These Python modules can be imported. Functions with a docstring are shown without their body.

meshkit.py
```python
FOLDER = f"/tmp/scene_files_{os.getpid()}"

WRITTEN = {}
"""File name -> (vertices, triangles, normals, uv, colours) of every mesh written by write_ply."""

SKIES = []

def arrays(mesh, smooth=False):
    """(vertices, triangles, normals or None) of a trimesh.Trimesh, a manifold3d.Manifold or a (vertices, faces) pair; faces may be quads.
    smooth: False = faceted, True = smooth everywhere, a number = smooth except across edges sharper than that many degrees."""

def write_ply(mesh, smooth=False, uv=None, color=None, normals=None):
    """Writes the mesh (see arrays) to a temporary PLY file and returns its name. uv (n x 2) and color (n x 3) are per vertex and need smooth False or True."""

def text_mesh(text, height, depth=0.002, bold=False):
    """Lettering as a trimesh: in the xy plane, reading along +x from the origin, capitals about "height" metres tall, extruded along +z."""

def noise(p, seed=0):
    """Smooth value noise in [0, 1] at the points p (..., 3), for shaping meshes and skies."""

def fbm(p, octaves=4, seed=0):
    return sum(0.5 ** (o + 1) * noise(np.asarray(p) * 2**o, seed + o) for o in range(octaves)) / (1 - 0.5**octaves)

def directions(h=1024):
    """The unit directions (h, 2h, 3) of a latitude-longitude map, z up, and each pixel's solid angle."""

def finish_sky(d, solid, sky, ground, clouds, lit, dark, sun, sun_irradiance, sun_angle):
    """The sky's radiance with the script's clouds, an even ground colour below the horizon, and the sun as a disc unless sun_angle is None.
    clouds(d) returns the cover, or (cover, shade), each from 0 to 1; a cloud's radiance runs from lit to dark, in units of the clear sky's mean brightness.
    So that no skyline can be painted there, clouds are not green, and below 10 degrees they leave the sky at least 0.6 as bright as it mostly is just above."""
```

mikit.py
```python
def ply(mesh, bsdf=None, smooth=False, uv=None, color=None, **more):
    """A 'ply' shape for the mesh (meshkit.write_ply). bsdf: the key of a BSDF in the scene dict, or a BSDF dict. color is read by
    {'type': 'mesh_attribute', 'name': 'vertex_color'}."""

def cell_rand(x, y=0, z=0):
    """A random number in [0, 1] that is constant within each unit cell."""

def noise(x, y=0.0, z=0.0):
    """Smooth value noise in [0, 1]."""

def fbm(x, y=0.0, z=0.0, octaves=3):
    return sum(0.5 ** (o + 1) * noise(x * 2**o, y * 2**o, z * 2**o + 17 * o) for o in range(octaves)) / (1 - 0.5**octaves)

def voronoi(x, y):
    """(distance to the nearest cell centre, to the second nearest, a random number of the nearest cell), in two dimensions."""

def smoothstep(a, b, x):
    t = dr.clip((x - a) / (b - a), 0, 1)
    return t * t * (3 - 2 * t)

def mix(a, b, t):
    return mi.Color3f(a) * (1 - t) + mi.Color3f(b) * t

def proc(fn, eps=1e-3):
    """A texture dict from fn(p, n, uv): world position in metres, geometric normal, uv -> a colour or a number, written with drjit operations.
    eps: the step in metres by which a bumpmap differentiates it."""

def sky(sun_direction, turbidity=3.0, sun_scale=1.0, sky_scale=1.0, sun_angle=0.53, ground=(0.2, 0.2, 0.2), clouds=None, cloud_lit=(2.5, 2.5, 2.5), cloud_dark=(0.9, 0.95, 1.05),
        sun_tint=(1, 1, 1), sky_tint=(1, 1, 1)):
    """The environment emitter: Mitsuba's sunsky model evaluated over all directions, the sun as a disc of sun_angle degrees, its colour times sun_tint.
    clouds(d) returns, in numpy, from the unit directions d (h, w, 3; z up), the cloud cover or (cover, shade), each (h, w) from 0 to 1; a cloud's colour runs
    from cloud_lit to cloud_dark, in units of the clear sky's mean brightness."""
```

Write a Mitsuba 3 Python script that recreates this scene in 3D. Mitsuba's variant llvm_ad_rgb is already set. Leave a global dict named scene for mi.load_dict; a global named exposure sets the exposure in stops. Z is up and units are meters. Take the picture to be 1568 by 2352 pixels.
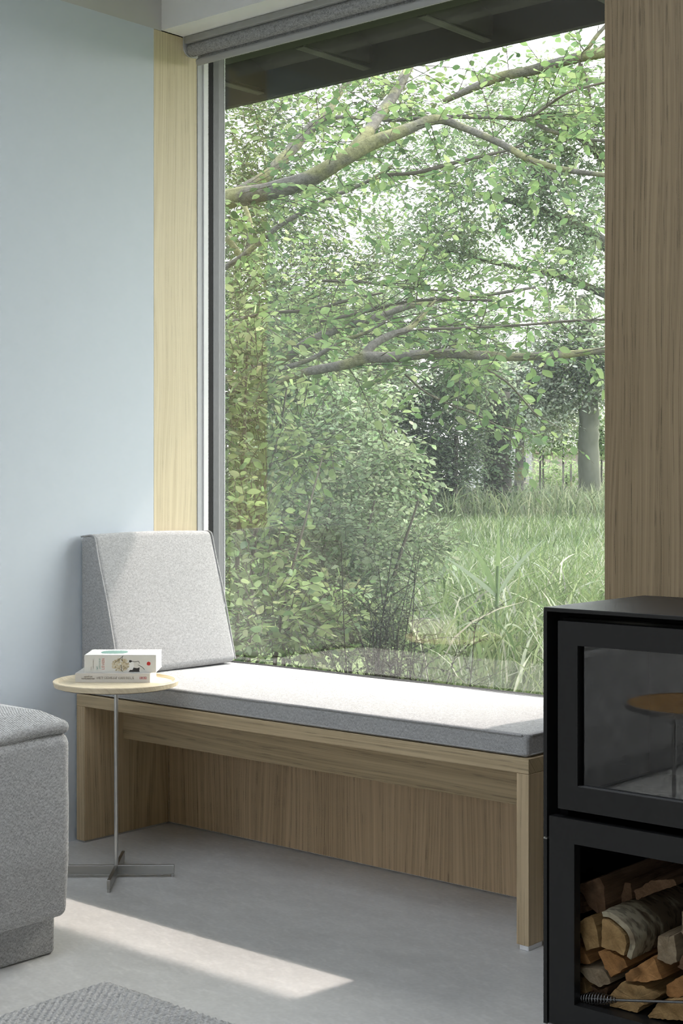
import math, random
import numpy as np, trimesh, manifold3d as m3, shapely.geometry as sg
import drjit as dr, mitsuba as mi
import sys
import mikit, meshkit
from mikit import noise, fbm, voronoi, smoothstep, mix, proc, cell_rand, ply

T = mi.ScalarTransform4f
rng = np.random.default_rng(7)
scene, labels = {}, {}

# ------------------------------------------------------------------ camera
W, HH = 1568, 2352
FPX, HZ, TH = 3446.3, 1101.4, 0.7107855          # focal length in pixels, horizon row, yaw
CAM = np.array([3.665, -2.986, 1.12])
cF, cR = np.array([-math.sin(TH), math.cos(TH), 0.0]), np.array([math.cos(TH), math.sin(TH), 0.0])
scene['camera'] = {'type': 'perspective', 'fov': math.degrees(2 * math.atan(W / 2 / FPX)), 'fov_axis': 'x',
                   'principal_point_offset_x': 0.0, 'principal_point_offset_y': (HH / 2 - HZ) / HH,
                   'near_clip': 0.05, 'far_clip': 500.0,
                   'to_world': T().look_at(origin=CAM.tolist(), target=(CAM + cF).tolist(), up=[0, 0, 1])}
exposure = 6.85

# ------------------------------------------------------------------ sky and sun
SUN = np.array([0.105, 1.0, 1.19])


def cloud_cover(d):
    n = meshkit.fbm(d * np.array([2.2, 2.2, 4.0]) + 5.0, octaves=4, seed=3)
    return 0.42 + 0.16 * n, 0.10 + 0.45 * np.clip((n - 0.35) * 1.6, 0, 1)


SKY_LEVEL = 1.0
scene['sky'] = mikit.sky(SUN, turbidity=9.0, sun_scale=0.040, sky_scale=0.20, sun_angle=0.7, ground=(0.16, 0.18, 0.12),
                         clouds=cloud_cover, cloud_lit=(1.27, 1.30, 1.35), cloud_dark=(1.06, 1.10, 1.17), sun_tint=(0.90, 1.0, 1.19))


# ------------------------------------------------------------------ geometry helpers
def ray(u, v):
    return cF + cR * ((u - W / 2) / FPX) + np.array([0, 0, -(v - HZ) / FPX])


def at(u, v, d):
    return CAM + ray(u, v) * d


def at_x(u, v, x):
    r = ray(u, v); return CAM + r * ((x - CAM[0]) / r[0])


def at_y(u, v, y):
    r = ray(u, v); return CAM + r * ((y - CAM[1]) / r[1])


def at_z(u, v, z):
    r = ray(u, v); return CAM + r * ((z - CAM[2]) / r[2])


def project(P):
    q = np.asarray(P) - CAM
    d = q @ cF
    dd = np.where(np.abs(d) < 1e-3, 1e-3, d)
    return W / 2 + FPX * (q @ cR) / dd, HZ - FPX * q[..., 2] / dd, d


def cat(ms):
    return trimesh.util.concatenate([m for m in ms])


def box(x0, x1, y0, y1, z0, z1, c=0.0):
    """A box, its edges chamfered by c."""
    if c <= 0:
        m = trimesh.creation.box((x1 - x0, y1 - y0, z1 - z0)); m.apply_translation(((x0 + x1) / 2, (y0 + y1) / 2, (z0 + z1) / 2)); return m
    c = min(c, (x1 - x0) / 2.1, (y1 - y0) / 2.1, (z1 - z0) / 2.1)
    pts = []
    for sx in (0, 1):
        for sy in (0, 1):
            for sz in (0, 1):
                p = np.array([(x0, x1)[sx], (y0, y1)[sy], (z0, z1)[sz]])
                s = np.array([1 - 2 * sx, 1 - 2 * sy, 1 - 2 * sz]) * c
                for k in range(3):
                    q = p + s; q[k] = p[k]; pts.append(q)
    return trimesh.convex.convex_hull(np.array(pts))


def rbox(x0, x1, y0, y1, z0, z1, r, sub=2):
    s = trimesh.creation.icosphere(subdivisions=sub, radius=r).vertices
    pts = [s + np.array([x, y, z]) for x in (x0 + r, x1 - r) for y in (y0 + r, y1 - r) for z in (z0 + r, z1 - r)]
    return trimesh.convex.convex_hull(np.vstack(pts))


def hull(spheres, sub=2):
    b = trimesh.creation.icosphere(subdivisions=sub, radius=1).vertices
    return trimesh.convex.convex_hull(np.vstack([b * r + np.array(p) for p, r in spheres]))


def prism(poly, axis, a0, a1):
    """Extrude a polygon along an axis. axis 'x': poly in (y,z); 'y': poly in (x,z); 'z': poly in (x,y)."""
    m = trimesh.creation.extrude_polygon(sg.Polygon(poly), a1 - a0, engine='earcut')
    v = m.vertices.copy()
    if axis == 'x':
        n = np.stack([v[:, 2] + a0, v[:, 0], v[:, 1]], 1)
    elif axis == 'y':
        n = np.stack([v[:, 0], a1 - v[:, 2], v[:, 1]], 1)
    else:
        n = np.stack([v[:, 0], v[:, 1], v[:, 2] + a0], 1)
    m = trimesh.Trimesh(n, m.faces, process=False); m.fix_normals(); return m


def tube(P, R, sides=6, cap=True):
    P = np.asarray(P, float); n = len(P)
    R = np.full(n, R, float) if np.isscalar(R) else np.asarray(R, float)
    t = np.gradient(P, axis=0); t /= np.linalg.norm(t, axis=1, keepdims=True) + 1e-12
    a = np.array([0, 0, 1.0]) if abs(t[0, 2]) < 0.9 else np.array([1.0, 0, 0])
    vs = []
    u = np.cross(t[0], a); u /= np.linalg.norm(u)
    for i in range(n):
        u = u - t[i] * (u @ t[i]); u /= np.linalg.norm(u) + 1e-12
        w = np.cross(t[i], u)
        ang = np.arange(sides) * 2 * np.pi / sides
        vs.append(P[i] + R[i] * (np.cos(ang)[:, None] * u + np.sin(ang)[:, None] * w))
    v = np.vstack(vs); k = np.arange(sides); f = []
    for i in range(n - 1):
        a0, a1 = i * sides + k, i * sides + (k + 1) % sides
        b0, b1 = a0 + sides, a1 + sides
        f += [np.stack([a0, a1, b1], 1), np.stack([a0, b1, b0], 1)]
    f = np.vstack(f)
    if cap:
        c0, c1 = len(v), len(v) + 1
        v = np.vstack([v, P[0], P[-1]])
        f = np.vstack([f, np.stack([(k + 1) % sides, k, k * 0 + c0], 1), np.stack([(n - 1) * sides + k, (n - 1) * sides + (k + 1) % sides, k * 0 + c1], 1)])
    return trimesh.Trimesh(v, f, process=False)


def smooth_path(P, n=8):
    """Catmull-Rom through the points."""
    P = np.asarray(P, float)
    Q = np.vstack([2 * P[0] - P[1], P, 2 * P[-1] - P[-2]])
    out = []
    for i in range(1, len(Q) - 2):
        for t in np.linspace(0, 1, n, endpoint=False):
            a, b, c, d = Q[i - 1], Q[i], Q[i + 1], Q[i + 2]
            out.append(0.5 * ((2 * b) + (c - a) * t + (2 * a - 5 * b + 4 * c - d) * t ** 2 + (3 * b - a - 3 * c + d) * t ** 3))
    out.append(P[-1]); return np.array(out)


def lathe(profile, center, n=64):
    """profile: (radius, z) points from the axis outward and back."""
    p = np.array(profile, float)
    m = trimesh.creation.revolve(p, sections=n)
    m.apply_translation(center); return m


used = {}


def fresh(name):
    k = used.get(name, 0); used[name] = k + 1
    return name if k == 0 else f'{name}_{k:03d}'


def obj(name, mesh, bsdf, parent=None, smooth=False, label=None, cat_=None, group=None, kind=None, **more):
    key = fresh(f'{parent}__{name}' if parent else name)
    scene[key] = ply(mesh, bsdf, smooth=smooth, **more)
    tag(key, label, cat_, group, kind)
    return key


def tag(key, label=None, cat_=None, group=None, kind=None):
    d = {k: v for k, v in (('label', label), ('category', cat_), ('group', group), ('kind', kind)) if v}
    if d:
        labels[key] = d


def thing(name, label, cat_, group=None):
    key = fresh(name); tag(key, label, cat_, group); return key


# ------------------------------------------------------------------ materials
def mat(key, color, rough=0.6, metallic=0.0, bump=None, bump_scale=0.0005, spec=0.5, **more):
    c = {'type': 'rgb', 'value': list(color)} if isinstance(color, (tuple, list)) else (proc(color) if callable(color) else color)
    b = {'type': 'principled', 'base_color': c, 'roughness': rough, 'metallic': metallic, **({'specular': spec} if metallic == 0 else {}), **more}
    if bump is not None:
        b = {'type': 'bumpmap', 'arbitrary': proc(bump, eps=0.0006), 'scale': bump_scale, 'bsdf': b}
    scene[key] = {'type': 'twosided', 'bsdf': b}
    return key


def grey(v):
    return (v, v, v)


def oak(along, tone=(0.50, 0.39, 0.25), dark=0.60, seed=0.0, contrast=1.0, pores=0.28):
    """Oak grain running along world axis 0, 1 or 2."""
    o = [k for k in (0, 1, 2) if k != along]

    def fn(p, n, uv):
        q = [p.x, p.y, p.z]
        g = q[along] + seed
        a, b = q[o[0]] + seed * 1.3, q[o[1]] + seed * 0.7
        s = a + b * 0.83
        w = fbm(s * 6.0, g * 0.7, 3.0, octaves=3)
        line = noise(s * 210.0 + w * 26.0, g * 1.3, 1.0)
        fine = noise(s * 520.0 + w * 30.0, g * 5.0, 5.0)
        plank = noise(s * 8.0 + 11.0, g * 0.3)
        pore = smoothstep(0.66, 0.86, noise(s * 640.0 + 4.0, g * 16.0, 9.0)) * smoothstep(0.35, 0.7, line)
        t = dr.clip(0.5 + contrast * (0.46 * (line - 0.5) + 0.40 * (fine - 0.5) + 0.34 * (plank - 0.5)), 0, 1)
        lo = mi.Color3f(*[c * dark for c in (tone[0], tone[1] * 0.95, tone[2] * 0.86)])
        hi = mi.Color3f(*[c * 1.12 for c in tone])
        col = hi * (1 - t) + lo * t
        return col * (1 - pores * pore)
    return fn


def speckle(base, spread, size=0.0022, seed=0.0):
    def fn(p, n, uv):
        k = 1.0 / size
        a = noise(p.x * k + seed, p.y * k, p.z * k)
        b = noise(p.x * k * 0.35 + 7 + seed, p.y * k * 0.35, p.z * k * 0.35)
        v = base * (1.0 + spread * (a - 0.5) * 1.4 + spread * (b - 0.5) * 0.8)
        return mi.Color3f(v, v, v)
    return fn


def concrete(p, n, uv):
    a = fbm(p.x * 2.1, p.y * 2.1, 1.0, octaves=4)
    b = fbm(p.x * 9.0 + 3, p.y * 16.0, 2.0, octaves=4)
    c = noise(p.x * 160.0, p.y * 160.0)
    s = smoothstep(0.56, 0.80, fbm(p.x * 30.0 - p.y * 18, p.y * 90.0 + p.x * 30, 4.0, octaves=2))
    v = 0.43 * (0.80 + 0.28 * a + 0.16 * b + 0.07 * c + 0.05 * s)
    return mi.Color3f(v * 1.0, v * 0.995, v * 0.965)


mat('m_wall_blue', (0.53, 0.575, 0.615), 0.75, spec=0.25)
mat('m_wall_grey', (0.50, 0.495, 0.47), 0.85, spec=0.2)
mat('m_white', (0.72, 0.715, 0.70), 0.7, spec=0.3)
mat('m_ceiling', (0.50, 0.495, 0.48), 0.85, spec=0.2)
mat('m_floor', concrete, 0.42, spec=0.45, bump=lambda p, n, uv: fbm(p.x * 60, p.y * 60, 0.0, octaves=2), bump_scale=0.0004)
mat('m_oak_z', oak(2), 0.5, spec=0.3)
mat('m_oak_z_dark', oak(2, tone=(0.50, 0.37, 0.235), seed=2.3), 0.5, spec=0.3)
mat('m_oak_wall', oak(2, tone=(0.325, 0.247, 0.152), seed=5.1, contrast=1.0, dark=0.56, pores=0.34), 0.5, spec=0.3)
mat('m_oak_pale', oak(2, tone=(0.60, 0.525, 0.365), seed=8.2, dark=0.80, contrast=0.8, pores=0.10), 0.5, spec=0.3)
mat('m_oak_x', oak(0, tone=(0.47, 0.375, 0.24), seed=1.7, dark=0.62), 0.5, spec=0.3)
mat('m_tray', oak(0, tone=(0.66, 0.58, 0.43), seed=3.1, dark=0.85, pores=0.12), 0.45, spec=0.35)
mat('m_dark_frame', (0.075, 0.075, 0.078), 0.5)
mat('m_jamb', (0.085, 0.085, 0.09), 0.5)
mat('m_rubber', (0.015, 0.015, 0.016), 0.7, spec=0.2)
mat('m_rail', (0.42, 0.42, 0.43), 0.45)
mat('m_rail_light', (0.66, 0.66, 0.66), 0.45)
mat('m_blind_metal', (0.33, 0.33, 0.32), 0.45)
mat('m_blind_fabric', speckle(0.27, 0.55, 0.0022), 0.9, spec=0.1)
mat('m_eave', (0.030, 0.030, 0.029), 0.75, spec=0.2)
mat('m_eave_light', lambda p, n, uv: mix((0.040, 0.040, 0.038), (0.066, 0.066, 0.063), noise(p.x * 90, p.y * 7, p.z * 60)), 0.8, spec=0.2)
mat('m_fabric', speckle(0.345, 0.40, 0.0015), 0.95, spec=0.05, sheen=0.3)
mat('m_piping', speckle(0.375, 0.25, 0.0030), 0.95, spec=0.05)
mat('m_steel', (0.56, 0.56, 0.55), 0.28, 1.0)
mat('m_steel_brushed', (0.40, 0.40, 0.385), 0.34, 1.0)
mat('m_stove', (0.009, 0.009, 0.0092), 0.42, spec=0.45)
mat('m_stove_edge', (0.055, 0.055, 0.055), 0.4)
mat('m_soot', lambda p, n, uv: mix((0.009, 0.009, 0.009), (0.050, 0.048, 0.040), smoothstep(0.35, 0.85, fbm(p.x * 7, p.y * 7, p.z * 7, octaves=3))), 0.9, spec=0.1)
mat('m_shell_line', (0.5, 0.5, 0.48), 0.35, 1.0)
mat('m_iron', (0.30, 0.30, 0.30), 0.32, 1.0)
mat('m_black_gap', (0.006, 0.006, 0.006), 0.9, spec=0.05)


def weave(p, n, uv):
    k = 1.0 / 0.0017
    a = (p.y + p.x) * k * 0.75
    b = p.z * k * 0.8
    w = dr.sin(a * 3.14159 + b * 2.0) * dr.sin(b * 3.14159 - a * 1.1)
    r = 0.5 * noise(p.x * 700, p.y * 700, p.z * 700) + 0.5 * noise(p.x * 260, p.y * 260, p.z * 260)
    v = 0.38 * (1.0 + 0.50 * w + 1.0 * (r - 0.5))
    return mi.Color3f(v, v, v * 0.995)


mat('m_sofa', weave, 0.95, spec=0.05, sheen=0.4)


def rug_colour(p, n, uv):
    v = 0.42 * (0.78 + 0.44 * noise(p.x * 330, p.y * 330, p.z * 200))
    return mi.Color3f(v, v, v * 0.985)


mat('m_rug', rug_colour, 0.95, spec=0.05)
mat('m_paper', (0.72, 0.70, 0.64), 0.7, spec=0.2)
mat('m_cover', (0.70, 0.69, 0.64), 0.45, spec=0.35)
mat('m_cover_grey', (0.62, 0.595, 0.55), 0.45, spec=0.35)
mat('m_cover_white', (0.80, 0.80, 0.77), 0.4, spec=0.35)
mat('m_ink', (0.23, 0.20, 0.17), 0.7)
mat('m_ink_pale', (0.42, 0.36, 0.30), 0.7)
mat('m_ink_dark', (0.035, 0.033, 0.030), 0.7)
mat('m_red', (0.50, 0.035, 0.03), 0.6)
mat('m_maroon', (0.30, 0.035, 0.04), 0.6)
mat('m_pink', (0.55, 0.24, 0.20), 0.6)
mat('m_teal', (0.22, 0.36, 0.31), 0.6)
mat('m_blossom', (0.40, 0.33, 0.20), 0.7)
mat('m_blossom_light', (0.60, 0.53, 0.38), 0.7)
mat('m_grey_green', (0.50, 0.55, 0.48), 0.6)


def log_wood(tone, seed):
    def fn(p, n, uv):
        a = fbm(p.x * 70 + seed, p.y * 6, p.z * 55 + p.x * 20, octaves=4)
        b = noise(p.x * 420 + seed, p.y * 40, p.z * 900)
        c = smoothstep(0.62, 0.8, fbm(p.x * 22 + 5, p.y * 9 + seed, p.z * 22, octaves=2))
        col = mix((tone[0] * 0.55, tone[1] * 0.5, tone[2] * 0.45), tone, dr.clip(a * 1.5 - 0.25, 0, 1))
        return col * (0.75 + 0.4 * b) * (1 - 0.45 * c)
    return fn


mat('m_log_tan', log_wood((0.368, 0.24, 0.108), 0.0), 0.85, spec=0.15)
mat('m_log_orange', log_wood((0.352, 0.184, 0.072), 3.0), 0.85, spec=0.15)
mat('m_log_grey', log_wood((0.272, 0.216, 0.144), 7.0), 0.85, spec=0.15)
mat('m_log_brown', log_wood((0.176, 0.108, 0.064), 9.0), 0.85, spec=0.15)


def bark_fn(p, n, uv):
    a = fbm(p.x * 30, p.y * 60, p.z * 30, octaves=3)
    b = smoothstep(0.5, 0.7, fbm(p.x * 70, p.y * 160, p.z * 70, octaves=2))
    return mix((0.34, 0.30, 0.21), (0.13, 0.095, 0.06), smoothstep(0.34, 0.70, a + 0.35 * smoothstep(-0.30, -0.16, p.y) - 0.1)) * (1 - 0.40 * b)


mat('m_log_bark', bark_fn, 0.9, spec=0.1)


def tree_bark(p, n, uv):
    a = fbm(p.x * 9, p.y * 9, p.z * 9, octaves=3)
    b = 0.5 * noise(p.x * 60, p.y * 60, p.z * 60) + 0.5 * noise(p.x * 190, p.y * 190, p.z * 190)
    m = smoothstep(0.46, 0.62, fbm(p.x * 5 + 3, p.y * 5, p.z * 5, octaves=3))
    col = mix((0.085, 0.080, 0.066), (0.17, 0.16, 0.135), a)
    return mix(col, mi.Color3f(0.19, 0.19, 0.085), 0.75 * m) * (0.45 + 1.0 * b)


mat('m_bark', tree_bark, 0.9, spec=0.1)
mat('m_bark_dark', (0.07, 0.064, 0.052), 0.9, spec=0.1)
mat('m_wire', (0.030, 0.027, 0.022), 0.9, spec=0.1)
mat('m_twig', (0.10, 0.09, 0.068), 0.9, spec=0.1)


def leafmat(key, rough=0.42, trans=1.0, spec=None):
    scene[key] = {'type': 'principledthin', 'base_color': {'type': 'mesh_attribute', 'name': 'vertex_color'}, 'roughness': rough,
                  'diff_trans': trans, 'spec_trans': 0.0, 'eta': 1.45}
    return key


leafmat('m_leaf')
leafmat('m_leaf_matte', 0.7, 0.9)
leafmat('m_grass', 0.5, 0.95)
scene['m_pane'] = {'type': 'thindielectric', 'int_ior': 1.63, 'ext_ior': 1.0}
scene['m_stove_glass'] = {'type': 'thindielectric', 'int_ior': 1.9, 'ext_ior': 1.0, 'specular_transmittance': {'type': 'rgb', 'value': [0.55, 0.55, 0.55]}}

# ------------------------------------------------------------------ the room
ZC = 3.05            # ceiling
XR, YB = 5.6, -5.6   # right wall, back wall
ZH = 2.594           # head of the window bay
obj('floor', box(-0.2, XR, YB, 0.66, -0.2, 0.0), 'm_floor', kind='structure', label='grey polished concrete floor')
obj('wall_left', box(-0.2, 0.0, YB, 0.331, 0.0, ZH), 'm_wall_blue', kind='structure', label='pale blue-grey painted wall')
obj('upper_band', box(-0.2, 0.0, YB, 0.365, ZH, ZC), 'm_wall_grey', parent='wall_left', label='warm grey painted band above the blue wall')
obj('outer_reveal', box(-0.35, -0.021, 0.331, 0.657, -0.3, ZC), 'm_dark_frame', parent='wall_left')
obj('wall_front', box(0.0, 1.70, 0.366, 0.655, -0.2, 0.419), 'm_white', kind='structure', label='front wall around the window bay')
obj('header', box(0.0, 1.70, 0.365, 0.655, 2.596, ZC), 'm_white', parent='wall_front', label='white painted header above the window')
obj('pier', box(1.7005, XR, 0.366, 0.655, 0.0, ZC), 'm_white', parent='wall_front')
for i, (a, b) in enumerate(((1.68, 2.90), (2.903, 4.12), (4.123, XR))):
    obj('oak_panel', box(a, b, 0.345, 0.3655, 0.0, ZC, 0.0015), 'm_oak_wall', parent='wall_front', label='tall oak veneer panel right of the window' if i == 0 else None)
# the ceiling with a long skylight, out of the picture
SKX0, SKX1, SKY0, SKY1 = 0.95, 2.5, -3.4, -0.70
obj('ceiling', cat([box(-0.2, SKX0, YB, 0.66, ZC, ZC + 0.2), box(SKX1, XR + 0.2, YB, 0.66, ZC, ZC + 0.2), box(SKX0, SKX1, YB, SKY0, ZC, ZC + 0.2), box(SKX0, SKX1, SKY1, 0.66, ZC, ZC + 0.2)]), 'm_ceiling', kind='structure', label='white ceiling with a long skylight')
# right wall and back wall with their own large openings (behind and beside the camera)
obj('wall_right', box(XR, XR + 0.2, YB, 0.66, 0, ZC), 'm_wall_grey', kind='structure', label='grey wall')
obj('wall_back', cat([box(-0.2, 2.9, YB - 0.2, YB, 0, ZC), box(4.4, XR + 0.2, YB - 0.2, YB, 0, ZC), box(2.9, 4.4, YB - 0.2, YB, 2.3, ZC)]), 'm_wall_grey', kind='structure', label='white wall with a wide glazed opening')
# oak lining of the window reveal
obj('trim_1', box(-0.02, 0.0, 0.3315, 0.526, 0.42, 2.5935, 0.001), 'm_oak_pale', kind='structure', label='pale oak lining board of the window reveal')
obj('trim_2', box(1.681, 1.70, 0.366, 0.573, 0.458, 2.5935, 0.001), 'm_oak_pale', kind='structure', label='oak lining board on the right window reveal')

# ------------------------------------------------------------------ the window
win = 'window_1'; tag(win, 'large fixed picture window with a slim dark frame', kind='structure')
wkw = dict(parent=win)
obj('frame', cat([box(-0.02, 0.003, 0.574, 0.597, 0.42, 2.59), box(1.606, 1.70, 0.574, 0.597, 0.42, 2.59), box(0.0, 1.66, 0.565, 0.597, 0.455, 0.512), box(0.0, 1.66, 0.574, 0.597, 2.555, 2.594)]), 'm_rubber', **wkw)
obj('outer_jamb', box(-0.02, -0.001, 0.603, 0.657, 0.42, 2.70, 0.001), 'm_jamb', **wkw)
obj('outer_jamb', box(1.61, 1.68, 0.603, 0.657, 0.42, 2.70, 0.001), 'm_jamb', **wkw)
obj('outer_sill', box(-0.02, 1.68, 0.603, 0.70, 0.40, 0.435, 0.002), 'm_jamb', **wkw)
obj('guide_rail', cat([box(-0.02, 0.001, 0.526, 0.552, 0.455, 2.59), box(-0.02, 0.003, 0.5265, 0.5285, 0.455, 2.59)]), 'm_rail', **wkw)
obj('rail_lip', box(-0.02, 0.006, 0.552, 0.574, 0.455, 2.59, 0.001), 'm_rail_light', **wkw)
obj('edge_bead', box(-0.002, 0.0, 0.6565, 0.659, 0.42, 2.70), 'm_rail_light', **wkw)
pane = trimesh.Trimesh([[-0.01, 0.6, 0.44], [1.70, 0.6, 0.44], [1.70, 0.6, 2.6], [-0.01, 0.6, 2.6]], [[0, 1, 2], [0, 2, 3]], process=False)
obj('pane', pane, 'm_pane', **wkw)

# ------------------------------------------------------------------ the eave outside
eave = 'roof_overhang'; tag(eave, 'dark stained roof overhang with fascia and rafters above the window', kind='structure')
YF, ZF = 1.72, 2.758
obj('fascia', box(-3.4, 2.6, YF - 0.03, YF, ZF, ZF + 0.16, 0.002), 'm_eave', parent=eave)
obj('ledger', box(-3.4, 2.6, 1.18, 1.28, 2.785, 3.02, 0.002), 'm_eave', parent=eave)
obj('soffit_board', prism([(0.655, 3.30), (YF, 2.865), (YF, 2.90), (0.655, 3.34)], 'x', -3.4, 2.6), 'm_eave', parent=eave)
obj('wall_board', box(-3.4, 2.6, 0.655, 0.675, 2.62, 3.32), 'm_eave', parent=eave)
for i in range(-5, 4):
    x0 = -0.20 + i * 0.594
    obj('rafter', prism([(1.28, 2.785), (YF - 0.03, 2.800), (YF - 0.03, 2.875), (1.28, 3.05)], 'x', x0 - 0.045, x0), 'm_eave', parent=eave)
    obj('batten', cat([box(x0 - 0.043, x0 - 0.002, 1.281, YF - 0.031, 2.779, 2.7845, 0.001), box(x0 - 0.043, x0 - 0.002, 1.172, 1.1795, 2.786, 3.0)]), 'm_eave_light', parent=eave, label='weathered grey batten strip')

# ------------------------------------------------------------------ roller blind
rb = thing('roller_blind', 'grey roller blind rolled up under the white window header', 'blind')
prof = [(0.460, 2.596), (0.460, 2.563)] + [(0.492 - 0.032 * math.cos(a), 2.563 - 0.030 * math.sin(a)) for a in np.linspace(0.15, math.pi / 2, 8)] + [(0.520, 2.535), (0.540, 2.550), (0.545, 2.596)]
for a in (0.0005, 1.6345):
    obj('bracket', prism(prof, 'x', a, a + 0.005), 'm_rail', parent=rb)
obj('headrail', box(0.006, 1.634, 0.4605, 0.545, 2.573, 2.5945, 0.001), 'm_blind_metal', parent=rb)
c = trimesh.creation.cylinder(radius=0.0225, height=1.62, sections=40); c.apply_transform(trimesh.transformations.rotation_matrix(math.pi / 2, [0, 1, 0])); c.apply_translation((0.82, 0.4925, 2.5565))
obj('fabric_roll', c, 'm_blind_fabric', parent=rb, smooth=40)
hb = hull([((0.028, 0.505, 2.5195), 0.0085), ((1.618, 0.505, 2.5195), 0.0085), ((0.026, 0.505, 2.509), 0.005), ((1.618, 0.505, 2.509), 0.005)])
obj('hem_bar', hb, 'm_blind_metal', parent=rb, smooth=40)
obj('fabric_drop', box(0.028, 1.616, 0.5035, 0.505, 2.524, 2.545), 'm_blind_fabric', parent=rb)

# ------------------------------------------------------------------ bench
bench = thing('window_bench', 'long oak window bench with panel ends under the picture window', 'bench')
obj('seat', box(0.012, 1.6795, 0.0, 0.565, 0.420, 0.4565, 0.0012), 'm_oak_x', parent=bench)
obj('side_panel', box(0.012, 0.050, 0.0, 0.352, 0.006, 0.4195, 0.001), 'm_oak_z', parent=bench)
obj('side_panel', box(1.645, 1.6795, 0.0, 0.344, 0.012, 0.4195, 0.001), 'm_oak_z', parent=bench)
obj('apron', box(0.0505, 1.6445, 0.155, 0.178, 0.303, 0.4195, 0.001), 'm_oak_x', parent=bench)
obj('back_panel', box(0.0505, 1.6445, 0.352, 0.3655, 0.006, 0.4195), 'm_oak_z_dark', parent=bench)
obj('foot', box(0.020, 0.046, 0.004, 0.345, 0.0, 0.006), 'm_rail', parent=bench, label='thin grey base strip')
obj('foot', box(1.653, 1.6785, 0.001, 0.06, 0.0, 0.012, 0.001), 'm_rail_light', parent=bench, label='small light grey foot')
obj('foot', box(1.653, 1.6785, 0.28, 0.34, 0.0, 0.012, 0.001), 'm_rail_light', parent=bench)

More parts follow.
